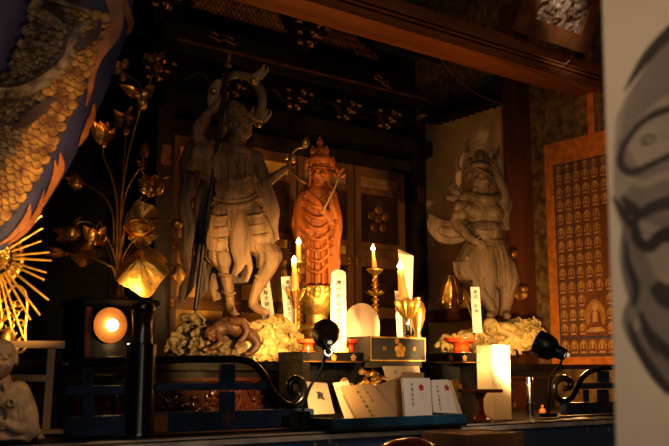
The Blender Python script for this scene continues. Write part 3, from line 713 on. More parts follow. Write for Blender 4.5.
# ================================================================== the central bodhisattva
D2 = 3.85; K2 = D2/FPX
kn = thing('bodhisattva_statue', 'red sandalwood bodhisattva with a crown of small heads, standing on a gold lotus pedestal', 'statue', pt(318, 286, D2), CAMROT)
b = MB(D2)
b.head(319.5, 172, -2, 13.4, 18, 8, 0)
b.cap((318.5, 182, 0, 5.6), (318, 190, 1, 6.5))
for y in (184.5, 187): b.tube([b.P(318.5+6.2*math.cos(q), y, 1+6.2*math.sin(q)) for q in [i*PI/8 for i in range(17)]], .8*K2, 6)
for sg in (-1, 1): b.cap((319.5+sg*9.5, 172, 2, 1.8), (319+sg*9, 181, 2, 1.6), (320+sg*12, 190, -2, 2.2), (320+sg*13, 198, -5, 1.4), sm=2)
b.ell(317.5, 199, 1, 17, 15, 11); b.ell(305, 196, 1, 7, 8, 8); b.ell(331, 196, 1, 7, 8, 8)
b.loft([(317.5, 192, 1, 15, 9, .02, 11, 0), (317.5, 204, 1, 18.5, 11.5, .03, 11, .5), (317, 222, 1, 19, 12.5, .045, 11, 1.2), (317.5, 240, 1, 18.5, 12, .055, 11, 1.9), (318, 258, 1, 17.5, 11.5, .06, 11, 2.4), (318.5, 274, 1, 16.5, 11, .06, 11, 2.8), (319, 284, 1, 17.5, 11.5, .07, 11, 3)], 72)
b.cap((304, 197, -2, 6.6), (300, 210, -4, 6.2), (301, 224, -9, 5.6), (308, 231, -13, 4), sm=2); b.hand(311, 233, -14, 3.2, -30, .7)
b.cap((331, 197, -2, 6.2), (335, 209, -6, 5.4), (334.5, 216, -9, 4.8), (332, 206, -14, 3.6), (331, 199, -15, 3), sm=2); b.hand(331, 196, -16, 3.1, 95, 1.1)
b.rib([(299, 208, -6, 5), (297, 225, -7, 6), (301, 243, -7, 6.5), (300, 262, -6, 5), (303, 274, -5, 3)], .4)
b.rib([(337, 210, -5, 4), (338, 226, -6, 5), (335.5, 245, -6, 5), (337, 264, -5, 4), (335, 275, -4, 2.5)], .4)
for i in range(7):                                  # swags of the robe
    y = 203+i*9.5
    b.cap((302+i*.4, y-5+i, -9, 1.5), (311, y+2+i*1.4, -13.5, 1.9), (322, y+4+i*1.2, -13.5, 1.9), (334-i*.3, y-4, -9, 1.4), sm=4)
for x, x2 in ((309, 307), (315, 316), (321, 323), (327, 329)): b.cap((x, 236, -12, 1.4), (x2, 260, -12, 1.6), (x2, 283, -11, 1.8), sm=3)
b.rib([(306, 192, -9, 3.5), (315, 201, -13, 4), (326, 214, -13, 4), (333, 226, -10, 3.5)], .45)
for i in range(3): b.tube([b.P(318+(8+i*2.6)*math.cos(q), 194+(6+i*3.6)*math.sin(q), -11) for q in [j*PI/10 for j in range(11)]], .9*K2, 6)
b.build('body', 'redwood', kn, remesh=.0026, smo=2)
b = MB(D2)
b.lathe([(11*K2, 0), (12.5*K2, 3*K2), (13.5*K2, 6*K2), (12*K2, 9*K2)], b.P(319.5, 166, 1), UV, 24)
for x, y, r in ((306, 161.5, 2.9), (312, 158, 3.1), (319.5, 157, 3.2), (327, 158, 3.1), (333, 161.5, 2.9), (312.5, 150.8, 3), (319.6, 149.5, 3.1), (326.5, 150.8, 3), (319.6, 142.6, 3.6)):
    z = -9+abs(x-319.5)*.5 if y > 155 else -5 if y > 148 else -1
    b.ell(x, y, z, r, r*1.15, r); b.ell(x, y-r*1.1, z, r*.55, r*.7, r*.55); b.cap((x, y+r, z+1, r*.8), (x, y+r*2.2, z+2, r*.9)); b.ell(x+.4, y+.3, z-r, r*.22, r*.5, r*.3)
for x in (307, 312, 318.5, 325, 331): b.rib([(x, 166, -9+abs(x-319)*.6, 2.6), (x+(x-319)*.06, 161, -11+abs(x-319)*.6, 2.2), (x+(x-319)*.1, 157, -10+abs(x-319)*.6, .5)], .4)
b.ell(319.6, 154, 0, 10, 9, 7)
b.build('crown_of_heads', 'redwood', kn, remesh=.0022, smo=1)
b = MB(D2); pts = [(323, 212, -17), (327, 203, -19), (331, 195, -20.5), (335, 187, -20), (338, 178, -19)]
b2 = thing('lotus_spray', 'thin wooden lotus spray held up in the bodhisattva\'s hand', 'ornament', b.P(331, 196, -20), CAMROT)
b.tube([b.P(*p) for p in cr(pts, 4)], 1.0*K2, 8, True, True); b.build('stem', 'palewood', b2)
b = MB(D2)
for x, y, rl in ((339, 173, 10), (335, 175, -50), (343, 176, 60), (337, 170, -15), (342, 170, 35)): b.ell(x, y, -19, 1.7, 3.8, 1.7, rl)
b.build('blossom', 'redwood', b2)
# lotus pedestal
lp = thing('lotus_pedestal', 'gilded lotus pedestal with overlapping petals under the red bodhisattva', 'pedestal', pt(316, 345, D2), CAMROT)
b = MB(D2); zb_ = pt(316, 362.4, D2).z
base = b.P(316.5, 362, 0); base.z = PZ+.001
H = b.P(316.5, 286.5, 0).z-base.z
b.lathe([(23*K2, 0), (23*K2, .02), (20*K2, .024), (20*K2, H*.18), (17*K2, H*.2), (13*K2, H*.26), (13*K2, H*.40), (18*K2, H*.44), (18*K2, H*.48), (11*K2, H*.52), (11*K2, H*.62), (15*K2, H*.68), (17.5*K2, H*.8), (19*K2, H*.985), (17.5*K2, H)], base, UV, 36)
b.build('stand', 'goldfoil', lp)
for row, (h, r, hh, ww, n) in enumerate(((.74, 12.5, 8.5, 5.4, 9), (.85, 15, 8, 5.6, 9), (.925, 16.5, 5.6, 4.6, 11))):
    for i in range(n):
        q = 2*PI*(i+(row % 2)*.5)/n+.2; dr_ = RV*math.cos(q)+FV*math.sin(q); sd = -RV*math.sin(q)+FV*math.cos(q); ax_ = (UV+dr_*.35).normalized()
        b = MB(D2); b.ellw(base+UV*H*h+dr_*r*K2, (sd*ww*K2, ax_*hh*K2, dr_*3.4*K2), 14, 10); b.build('petal', 'goldfoil', lp)
for i in range(8):
    q = 2*PI*i/8; dr_ = RV*math.cos(q)+FV*math.sin(q); sd = -RV*math.sin(q)+FV*math.cos(q)
    b = MB(D2); b.petal(base+UV*H*.36+dr_*14*K2, -UV*.9+dr_*.6, sd, 15*K2, 14*K2, .12, .3); b.build('lower_petal', 'gold', lp)

# ================================================================== guardian statue on the right
D3 = 3.92; K3 = D3/FPX
g2 = thing('guardian_statue', 'grey carved guardian with pointed halo and raised fist before the plaster wall', 'statue', pt(498, 318, D3), CAMROT)
b = MB(D3)
b.ell(484, 212, 0, 21, 17, 15); b.ell(476, 211, -9, 9, 8, 6); b.ell(493, 211, -9, 9, 8, 6)
b.ell(484, 232, -1, 19, 15, 15); b.ell(483, 234, -9, 11, 9, 7)
b.cap((468, 226, -6, 2), (480, 231, -14, 2.2), (494, 230, -13, 2), (502, 224, -5, 2), sm=3)
b.cap((468, 244, -6, 3), (481, 249, -14, 3.2), (497, 248, -12, 3), (503, 242, -4, 3), sm=3)
b.ell(482, 246, -14, 5, 5, 3)
b.cap((480, 198, 0, 8), (480, 190, -3, 8))
b.head(480, 177, -6, 16.5, 22, 12, 5, fierce=True)
for i in range(6): b.cap((474+i*2.6, 190+abs(i-3)*-.8, -13, 1.8), (474+i*2.7, 198-abs(i-3)*1.4, -14, 1.2))     # carved beard
b.cap((467, 170, -4, 3), (474, 165, -15, 3), (486, 165, -16, 3), (493, 170, -7, 3), sm=3)
b.ell(480, 162, -1, 12, 6, 11); b.ell(480, 155, 0, 6, 6, 6)
for x, h in ((470, 156), (475, 152), (481, 149), (487, 152), (491, 157)): b.rib([(x, 166, -12, 3), (x, (166+h)/2, -13, 2.8), (x+.5, h, -11, .5)], .5)
b.cap((462, 199, -4, 5), (470, 195, -8, 5.5), (480, 199, -15, 5.5), (491, 199, -13, 5.5), (501, 195, -5, 5), sm=3)         # scarf collar
b.rib([(464, 197, -3, 4), (456, 192, -3, 4), (451, 187, -2, 3.5), (455, 184, -2, 3)], .6); b.rib([(463, 199, -3, 4), (453, 198, -3, 4), (446, 197, -2, 2)], .6)
# raised arm
b.ell(500, 205, 1, 9, 10, 10); b.cap((501, 205, 0, 8), (505, 195, -5, 6.6), (501, 184, -9, 5.2), (496.5, 174, -11, 4), sm=2); b.hand(495.5, 169, -12, 4.2, 110, 1.6)
b.rib([(505, 190, -2, 4), (507, 203, 0, 6), (505, 217, 2, 5), (508, 230, 3, 3)], .5)
# lowered arm with wide sleeve
b.ell(463, 208, 0, 12, 11, 11, 20)
for i, (x, y) in enumerate(((458, 206), (463, 214), (468, 208), (457, 215))): b.ell(x, y, -9, 4.5, 6, 4, 20)
b.cap((462, 208, 0, 9), (457, 221, -5, 7.4), (464, 232, -12, 5.8), (473, 240, -17, 4.2), sm=2); b.hand(477, 242, -18, 3.8, -15, 1.4)
# hips, apron and trousers
b.loft([(486, 241, 0, 19, 14, .02, 9, 0), (486, 256, 0, 24, 16, .04, 9, .6), (486, 272, 0, 26, 17, .06, 9, 1.2), (489, 288, 1, 23, 15, .08, 9, 1.8)], 64)
for i in range(9): b.cap((470+i*4.4, 250, -9-8*math.sin(i/8*PI), 1.6), (466+i*5.4, 268, -11-9*math.sin(i/8*PI), 1.8), (470+i*4.8, 287, -9-8*math.sin(i/8*PI), 1.5), sm=3)
for y in (256, 265, 274): b.cap((492, y, -15, 1.5), (500, y+1, -14, 1.6), (508, y-3, -6, 1.4), sm=3)
b.rib([(478, 250, -14, 7), (474, 266, -18, 9), (472, 280, -18, 8), (474, 287, -16, 4)], .4)
b.rib([(488, 250, -16, 5), (491, 268, -20, 6), (490, 286, -20, 6), (494, 298, -17, 3)], .35)
b.cap((474, 254, -4, 14), (467, 265, -9, 12.5), (467, 274, -12, 10.5), (477, 287, -10, 9), (487, 300, -8, 6.5), (493, 311, -7, 5), sm=2)
b.loft([(466, 262, -8, 14, 12, .05, 8, 0), (470, 276, -10, 14, 12, .08, 8, 1), (478, 288, -9, 10, 9, .05, 8, 2)], 40)
b.cap((501, 262, 0, 13), (506, 278, -2, 11), (507, 290, -3, 8.5), (506, 303, -3, 6.4), (504, 313, -5, 5), sm=2)
b.loft([(502, 262, 0, 13, 12, .05, 8, 0), (507, 280, -2, 12, 11, .08, 8, 1), (507, 291, -3, 8.5, 8, .05, 8, 2)], 40)
b.cap((493, 312, -5, 5), (490, 316, -13, 4), sm=1); b.cap((505, 313, -5, 5), (507, 316, -13, 4), sm=1)
b.rib([(490, 282, 4, 8), (496, 298, 6, 9), (498, 312, 6, 5)], .4)
for p in ((463, 262), (467, 257), (473, 269)): b.ell(p[0], p[1], -20, 2, 2, 1.6)
b.build('body', 'carved_r', g2, remesh=.0028, smo=1, disp=('CLOUDS', .010, .0022))
b = MB(D3)
b.rib([(468, 228, -2, 6), (455, 226, 0, 8), (443, 227, 1, 8), (434, 221, 2, 6), (430, 214, 2, 2)], .4)
b.rib([(466, 236, 0, 5), (452, 238, 1, 7), (440, 236, 2, 6), (431, 228, 3, 4), (428, 219, 3, 1.5)], .4)
b.rib([(460, 232, -3, 5), (449, 232, -2, 6), (439, 229, -1, 4)], .5)
b.build('flying_sleeve', 'carved_r', g2, remesh=VX, smo=1)
b = MB(D3)
ring = cr([(462, 196), (458.5, 182), (459.5, 168), (465, 155), (474, 146), (483, 141), (487.5, 134), (489, 129)], 5)
ring2 = cr([(499, 190), (501, 176), (499, 162), (494, 151), (487.5, 145), (483, 142)], 5)
b.rib([(x, y, 13, 3.4 if i < 26 else 3.4-(i-26)*.30) for i, (x, y) in enumerate(ring)], .35, 10, 1); b.rib([(x, y, 13, 3.2) for x, y in ring2], .35, 10, 1)
h2 = b.build('pointed_halo', 'palewood', g2, remesh=.0026, smo=1)
for i, pts in enumerate(([(459, 171, 3), (456, 164, 2.4), (457, 156, .4)], [(467, 152, 3), (466, 145, 2.2), (470, 138, .4)], [(494, 159, 3), (498, 153, 2.2), (499, 145, .4)])):
    b = MB(D3); b.rib([(x, y, 10, r) for x, y, r in pts], .4); b.build('flame_ornament', 'carved_r', h2)
rp2 = rocky('r2', 'carved rock pedestal under the guardian with the pointed halo, strongly lit', D3,
    [('rock', 'rock', [(492, 334, -4, 16, 10, 16), (508, 336, -6, 16, 11, 16), (524, 340, -2, 14, 10, 14), (470, 340, 2, 16, 9, 14), (452, 344, 4, 14, 8, 12), (498, 346, -8, 26, 8, 14), (530, 331, 4, 11, 12, 12), (516, 328, 2, 12, 9, 12), (540, 340, 4, 8, 9, 10), (500, 330, -2, 13, 7, 12)])], (495, 350), None, 11)
b = MB(D3)
b.head(491, 327, -26, 9.5, -20, 10, -12, fierce=True); b.ell(505, 329, -18, 12, 7, 9, -10); b.cap((500, 330, -24, 4), (512, 336, -27, 3.4), (506, 342, -28, 3), sm=2); b.hand(503, 343, -28, 2.6, 190, .4)
b.build('trampled_demon', 'rock', rp2, remesh=.0024, smo=2)
# ================================================================== gilt lotus bouquet on the left
D4 = 2.82
ped = thing('lacquer_pedestal', 'tall dark lacquer pedestal carrying the gilt lotus bouquet and a round lamp', 'pedestal', pt(108, 362, 2.78), 0)
c0 = pt(108, 340, 2.86); c0.z = 0; zt = pt(108, 299, 2.80).z
w = .115
b = MB(); b.box(c0.x-w, c0.x+w, c0.y-w*.8, c0.y+w*.8, PZ+.001, zt-.022, bev=.004); b.build('body', 'lacquer', ped, smooth=False)
b = MB(); b.box(c0.x-w-.012, c0.x+w+.012, c0.y-w*.8-.012, c0.y+w*.8+.012, zt-.0215, zt, bev=.005); b.build('top_plate', 'lacquer_m', ped, smooth=False)
for sx in (-1, 1):
    b = MB(); b.box(c0.x+sx*(w-.012)-.008, c0.x+sx*(w-.012)+.008, c0.y-w*.8-.003, c0.y-w*.8-.0005, PZ+.01, zt-.03); b.build('corner_strip', 'brownlac', ped, smooth=False)
bq = thing('gilt_lotus_bouquet', 'tall bouquet of gilded lotus flowers, buds and leaves on the dark pedestal', 'flower ornament', pt(118, 299, D4), CAMROT)
foot = pt(118, 299, D4); foot.z = zt+.001
b = MB(D4); b.lathe([(.030, 0), (.032, .006), (.020, .012), (.016, .03), (.021, .045), (.018, .05)], foot, UV, 20); b.build('collar', 'oldgold', bq)
def stem(pts, r=1.0, m='gold', parent=None, d=D4, start=True):
    b = MB(d); pp = ([(118+(pts[0][0]-118)*.12, 292, 0)] if start else [])+list(pts)
    pr = cr(pp, 6); b.tube([b.P(*p) for p in pr], [r*b.k*(1.25-.5*i/len(pr)) for i in range(len(pr))], 7, True, True); b.build('stem', m, parent or bq)
def bud(x, y, w, h, roll=0, z=0, m='gold', sep=True, parent=None, d=D4):
    b = MB(d); budp(b, x, y+h/2, z, w, h, roll); o = b.build('bud', m, parent or bq)
def flower(x, y, petals, z=0, m='gold', core=None, parent=None, d=D4, name='flower'):
    """petals: (angle in picture, length, width, towards viewer)"""
    b = MB(d); c = b.P(x, y, z)
    if core: budp(b, x+core[2], y+core[1]*.5+core[3], z-1, core[0], core[1], core[4] if len(core) > 4 else 0)
    else: b.ell(x, y, z, 3, 3, 3)
    o = b.build(name, m, parent or bq)
    for a, L, W, tv in petals:
        q = math.radians(a); dd = RV*math.cos(q)+UV*math.sin(q)-FV*tv; sd = -RV*math.sin(q)+UV*math.cos(q)
        p = MB(d); p.petal(c+dd.normalized()*1.5*p.k, dd, sd, L*p.k, W*p.k, .35 if tv > -.2 else -.3, .32); p.build('petal', m, o)
def leaf(x, y, rx, ry, tilt, z=0, m='gold', parent=None, d=D4, wav=.22, n=7, ph=0.5, droop=.5, roll=0):
    """round wavy lotus leaf, drooping rim"""
    b = MB(d); k = b.k; c = b.P(x, y, z); q = math.radians(roll); A = RV*math.cos(q)-UV*math.sin(q); Bx = RV*math.sin(q)+UV*math.cos(q); t = math.radians(tilt)
    N = Bx*math.cos(t)-FV*math.sin(t); T = Bx*math.sin(t)+FV*math.cos(t)
    def f(u, v):
        th = 2*PI*v; rr = u*(1+.06*math.sin(n*th+ph)); hgt = -droop*u*u+wav*u*u*math.sin(n*th*.5+ph+.6*math.sin(th))+.05*math.sin(th*18)*u*(1-u)
        return c+A*(rx*k*rr*math.cos(th))+T*(rx*k*rr*math.sin(th))+N*(ry*k*hgt)
    b.sheet(f, 9, 56); o = b.build('leaf', m, parent or bq, weld=True)
# stems
stem([(120, 240, 2), (122, 195, 4), (127, 160, 5), (136, 125, 5), (143, 100, 4)], 1.4)
stem([(117, 250, -3), (117, 205, -4), (112, 178, -5), (104, 158, -5), (103, 147, -5)], 1.1)
stem([(114, 250, 0), (113, 216, 0), (106, 199, 0), (94, 189, 0), (81, 182, 0)], 1.0)
stem([(121, 245, 5), (122, 215, 7), (127, 190, 8), (137, 172, 8), (142, 165, 8), (144, 152, 8)], .9)
stem([(120, 255, -4), (124, 232, -6), (131, 212, -8), (140, 199, -9), (146, 190, -9)], 1.0)
stem([(122, 250, 2), (129, 225, 4), (140, 206, 4), (149, 197, 4)], .8)
stem([(122, 262, -6), (128, 248, -9), (135, 238, -10)], 1.1)
stem([(116, 262, -3), (110, 244, -5), (104, 232, -6), (100, 222, -6), (96, 228, -6)], 1.0)
stem([(114, 270, -6), (106, 264, -9), (92, 258, -10), (78, 256, -9), (67, 253, -8)], 1.3)
stem([(112, 262, 2), (104, 240, 3), (92, 224, 3), (80, 222, 0), (75, 228, 0)], .9)
stem([(123, 268, -6), (130, 262, -12)], 1.2)
stem([(124, 262, 6), (140, 240, 9), (160, 225, 9), (172, 221, 8)], .9)
stem([(119, 240, 8), (121, 190, 10), (125, 150, 10), (126, 132, 10)], .8, 'oldgold')
# top flower and its neighbours
flower(142, 97, [(155, 24, 11, .2), (172, 14, 8, .6), (30, 20, 12, .3), (60, 17, 9, -.3), (125, 20, 9, -.4)], 4, 'gold', (6, 17, 0, -3))
flower(123, 70, [(140, 15, 8, .2), (60, 14, 8, .2), (95, 16, 8, -.2), (-150, 13, 7, .3)], 6, 'oldgold', (4, 12, 0, 0))
flower(156, 62, [(150, 14, 8, .2), (40, 15, 8, .2), (100, 14, 8, -.2), (-30, 12, 7, .3)], 8, 'oldgold', (4, 12, 0, 0))
stem([(143, 98, 5), (140, 85, 6), (126, 74, 6)], .7, 'oldgold', start=False); stem([(144, 98, 6), (150, 82, 8), (156, 66, 8)], .7, 'oldgold', start=False)
flower(126, 124, [(130, 17, 10, .2), (70, 18, 10, -.1), (20, 14, 9, .3), (-170, 13, 8, .3)], 10, 'oldgold', (4, 12, 0, 0))
# half-open bell flower turned sideways
flower(104, 145, [(112, 27, 13, .25), (90, 26, 13, .45), (72, 24, 12, .3), (50, 20, 9, .1), (128, 22, 9, -.2)], -5, 'gold')
bud(76, 172, 6.6, 19, -12); flower(79, 182, [(165, 13, 6, .2), (195, 10, 5, .3)], 0)
bud(144, 141, 5.4, 18, 5, 8, 'oldgold')
flower(142, 168, [(60, 10, 5, .2), (120, 9, 5, .3)], 8, 'oldgold')
flower(150, 187, [(20, 24, 8, .2), (150, 13, 9, .4), (40, 17, 9, .5), (80, 16, 9, -.3), (-80, 15, 7, .5), (115, 15, 9, .1)], -9, 'gold', (5.5, 17, 0, -6))
bud(159, 182, 5, 15, 40, -12); bud(143, 182, 4.5, 13, -35, -12)
# low left flowers
flower(72, 234, [(75, 22, 9, -.2), (170, 17, 9, .2), (215, 18, 11, .4), (140, 16, 9, -.2), (250, 15, 9, .4)], 0, 'oldgold')
b = MB(D4); b.ell(72, 233, -9, 8.8, 8.6, 8); b.build('seed_pod', 'gold', bq)
flower(95, 243, [(50, 20, 11, .2), (120, 20, 11, .3), (85, 18, 11, .6), (20, 13, 9, -.2), (215, 14, 8, .3)], -6, 'gold')
leaf(86, 250, 16, 9, 68, -4, 'oldgold', droop=.4, ph=1.6)
flower(66, 254, [(185, 20, 7, .2), (160, 16, 6, .1)], -8, 'oldgold')
# open gold flower and the big drooping leaf
leaf(142, 219, 17.5, 15, 76, -10, 'goldfoil', wav=.30, droop=-.15, ph=1.0); leaf(142, 233, 14, 10, 80, -8, 'goldfoil', wav=.3, droop=.35, ph=2.2)
flower(141, 229, [(0, 17, 15, .3), (180, 17, 15, .3), (35, 14, 12, .6), (145, 14, 12, .6), (-90, 9, 15, .9)], -10, 'goldfoil')
leaf(140, 259, 27, 33, 62, -14, 'goldfoil', wav=.22, droop=.62, ph=2.4, n=6, roll=8)
bud(178, 218, 6, 12, 70, 8)
leaf(178, 264, 9, 18, 40, 16, 'oldgold', droop=.8, ph=.6)
stem([(126, 268, 6), (150, 262, 12), (168, 264, 14), (176, 268, 14)], .9, 'oldgold')
# a lamp set on the pedestal's front
lx = pt(113, 325, 2.66)
fy = c0.y-w*.8
gl = thing('pedestal_lamp', 'round glowing lamp on an added brown disc on the front of the lacquer pedestal', 'lamp', Vector((c0.x-.005, fy-.004, pt(113, 343, 2.74).z)), 0)
lc = onY(113, 325, fy-.03)
M['glow_disc'] = mat('brown_glow_disc', (.20, .09, .03), .8, 0, .2, 20, spec=.1)  # disc added around the bulb to show a soft glow
b = MB(); b.lathe([(.010, .0), (.054, .002), (.056, .006), (.054, .007), (.050, .004), (.011, .003)], Vector((lc.x, fy-.0045, lc.z)), (0, -1, 0), 36); b.build('glow_disc', 'glow_disc', gl)
b = MB(); b.ellw((lc.x, fy-.026, lc.z), (Vector((.018, 0, 0)), Vector((0, 0, .018)), Vector((0, .014, 0))), 16, 10); b.build('bulb', 'bulb', gl)
b = MB(); b.tube([(lc.x, fy-.0105, lc.z), (lc.x, fy-.019, lc.z)], .009, 12); b.build('socket', 'lampblack', gl)
lamp('pedestal_lamp_light', 'SPOT', (lc.x, fy-.05, lc.z+.005), 4.2, (1, .58, .22), .02, (lc.x+.25, fy-.5, lc.z+.45), 165, .5)

# small lotus ornament behind the right-hand guardian
D5 = 4.12
b5 = thing('gilt_lotus_bouquet', 'smaller gilt lotus ornament, drooping leaf and buds, behind the guardian before the plaster wall', 'flower ornament', pt(480, 362, D5), CAMROT)
f5 = pt(480, 362, D5); f5.z = PZ+.001
b = MB(D5); b.lathe([(.06, 0), (.065, .02), (.03, .04), (.025, .12), (.035, .15), (.028, .16)], f5, UV, 20); b.build('vase', 'oldgold', b5)
for pts in ([(478, 330, 0), (470, 300, 3), (458, 278, 3), (452, 274, 0)], [(482, 325, 0), (500, 290, 5), (512, 262, 4), (513, 252, 2)], [(483, 328, 0), (505, 305, 5), (518, 292, 4)], [(481, 325, 3), (498, 270, 6), (506, 246, 6)], [(477, 330, 4), (462, 290, 6), (456, 270, 6)], [(484, 325, 0), (508, 300, 3), (522, 290, 2)]):
    b = MB(D5); b.tube([f5+UV*.155]+[b.P(*p) for p in cr(pts, 5)], 1.1*b.k, 7, True, True); b.build('stem', 'oldgold', b5)
leaf(452, 275, 14.5, 34, 30, 0, 'gold', b5, D5, .16, 7, .4, .85)
bud(456, 262, 4, 10, -10, 6, 'oldgold', parent=b5, d=D5); bud(506, 240, 4, 12, 20, 6, 'gold', parent=b5, d=D5); bud(513, 249, 4.4, 10, 60, 2, 'gold', parent=b5, d=D5)
bud(516, 277, 4, 10, 35, 2, 'gold', parent=b5, d=D5); bud(524, 285, 4, 9, 70, 2, 'gold', parent=b5, d=D5); leaf(519, 288, 10, 12, 55, 4, 'oldgold', b5, D5)
for xy in ((443, 303), (450, 305), (458, 303), (464, 299)):
    b = MB(D5); b.cap((xy[0], xy[1]-7, -3, .7), (xy[0], xy[1], -3, 1.8)); b.build('bead_drop', 'gold', b5)

# ================================================================== gilt radiate halo, openwork mandorla, monk figure, lattice stand at far left
D6 = 2.25
hz = thing('radiate_halo', 'gilt halo with long thin rays spreading from an openwork disc at the far left', 'halo', pt(-5, 395, D6), CAMROT)
K6 = D6/FPX; C6 = (-5, 257)
b = MB(D6)
for r in (6, 13, 20, 27):
    b.tube([b.P(C6[0]+r*math.cos(q), C6[1]+r*math.sin(q), 0) for q in [i*PI/20 for i in range(41)]], (1.5 if r < 27 else 2.2)*K6, 7)
for i in range(28):
    q = 2*PI*i/28
    for r in (9.5, 16.5, 23.5):
        b.tube([b.P(C6[0]+(r+3*math.cos(a))*math.cos(q+math.sin(a)*3/r), C6[1]+(r+3*math.cos(a))*math.sin(q+math.sin(a)*3/r), -1) for a in [j*PI/5 for j in range(11)]], .8*K6, 5)
b.build('openwork_disc', 'goldfoil', hz)
for x, y in ((41.7, 215.3), (42.3, 228), (41.7, 240.7), (49.5, 252), (51.7, 260.5), (46.4, 272.7), (44, 279.6), (48.6, 300), (40, 315), (30.4, 320), (23.5, 338), (30, 206), (14, 196), (2, 318), (12, 330)):
    v = Vector((x-C6[0], y-C6[1], 0)).normalized(); b = MB(D6)
    b.tube([b.P(C6[0]+v.x*18, C6[1]+v.y*18, -4), b.P(x, y, -4)], [1.5*K6, 1.1*K6], 6); b.build('ray', 'goldfoil', hz)
b = MB(D6); b.tube([pt(-5, 262, D6), pt(-5, 395, D6)], 3*K6, 8); pz = b.build('pole', 'oldgold', hz)
md = thing('openwork_mandorla', 'gilt openwork plate with scrolling tendrils below the rays at far left', 'ornament', pt(10, 352, 2.30), CAMROT)
b = MB(2.30); outl = [(-12, 352), (22, 352), (25, 330), (27, 305), (24, 290), (14, 286), (6, 296), (-4, 306), (-12, 300)]
b.tube([b.P(x, y) for x, y in cr(outl+[outl[0]], 4)], 1.5*b.k, 7)
rr = random.Random(5)
for i in range(34):
    x = rr.uniform(-8, 22); y = rr.uniform(292+max(0, 10-x)*.9, 348); s0 = rr.choice((-1, 1)); r = rr.uniform(3.5, 6)
    b.tube([b.P(x+s0*r*math.cos(a)*(1-a/9), y+r*math.sin(a)*(1-a/9), rr.uniform(-.6, .6)) for a in [j*.55 for j in range(11)]], 1.0*b.k, 6)
b.build('tendrils', 'goldfoil', md)
for x, y, a in ((8, 338, 75), (4, 322, 100), (14, 346, 60)):
    q = math.radians(a); p = MB(2.28); p.petal(p.P(x-6, y+10, -3), RV*math.cos(q)+UV*math.sin(q), RV*math.sin(q)-UV*math.cos(q), 22*p.k, 11*p.k, .1, .3); p.build('petal', 'goldfoil', md)
b = MB(2.30); b.tube([pt(6, 352, 2.30), Vector((pt(6, 352, 2.3).x, pt(6, 352, 2.3).y, TZ+.001))], .012, 8); b.build('support', 'oldgold', md)

D7 = 1.97; K7 = D7/FPX
mk = thing('monk_figure', 'small bald monk figure of pale carved wood in layered robes at the left edge', 'statue', onZ(8, 441, TZ+.001), CAMROT)
b = MB(D7)
Mh = b.head(0, 359, -4, 20, 12, 6, 0)
b.cap((0, 374, 0, 9), (0, 384, 2, 12))
b.ell(0, 402, 0, 23, 22, 16); b.ell(16, 392, 1, 12, 10, 11); b.ell(-16, 392, 1, 12, 10, 11)
b.loft([(0, 388, 1, 20, 13, .02, 8, 0), (0, 404, 1, 26, 16, .03, 8, .6), (2, 422, 0, 32, 20, .05, 8, 1.2), (4, 438.5, -2, 38, 24, .06, 8, 1.8)], 60)
b.cap((19, 392, 0, 11), (27, 410, -4, 10), (29, 424, -10, 9), (20, 430, -18, 6), (9, 426, -22, 4), sm=3); b.hand(5, 424, -23, 4.4, 170, .8)
b.cap((-19, 392, 0, 11), (-27, 410, -4, 10), (-27, 424, -10, 9), (-14, 430, -18, 6), sm=3)
for i in range(6): b.cap((20+i*1.5, 390+i*5, -10, 1.8), (27+i*1.2, 396+i*6.5, -9, 2), (33+i*1, 404+i*6, -3, 1.6), sm=3)
for i in range(4): b.cap((3+i*5, 384+i*2, -13+i, 2), (9+i*5, 400+i*2, -17+i, 2.4), (8+i*6, 420, -19+i, 2.6), sm=3)
b.rib([(-16, 384, -11, 4), (-2, 396, -17, 4.5), (10, 412, -19, 4.5), (16, 430, -18, 4)], .5); b.rib([(14, 383, -8, 4), (6, 395, -17, 4), (-8, 410, -19, 4)], .5)
for i in range(7): b.ell(11+3.4*math.cos(i*.9), 403+3.4*math.sin(i*.9), -21, 1.8, 1.8, 1.8)
b.rib([(26, 414, -12, 10), (28, 430, -14, 12), (34, 439, -14, 10)], .5)
clampz(b.build('body', 'monk', mk, remesh=.0024, smo=2), TZ+.0045)

ws = thing('wooden_lattice_stand', 'plain wooden stand of boards behind the monk figure', 'stand', onZ(50, 428, TZ+.001), CAMROT)
D8 = 2.17
def plank(nm, x0, y0, x1, y1, w, m='palewood', dz=0, th=.012):
    b = MB(D8); b.bar(b.P(x0, y0, dz), b.P(x1, y1, dz), w*b.k, th, up=FV); 
    return b
def board(nm, q, th=5, m='palewood', dz=0):
    b = MB(D8); b.hexa([b.P(x, y, dz) for x, y in q]+[b.P(x, y, dz+th) for x, y in q]); b.build(nm, m, ws, smooth=False)
ylow = 429
board('top_board', [(-6, 340.5), (65, 341), (65, 348.5), (-6, 347.5)], 5)
board('middle_board', [(-6, 374), (46.6, 375), (46.4, 381.5), (-6, 381)], 4, dz=.5)
board('post', [(48, 349), (55.5, 349), (50, ylow), (42, ylow)], 5)
board('foot_board', [(36, ylow+.3), (64, ylow+.3), (64, ylow+5), (36, ylow+5)], 9, dz=-2)

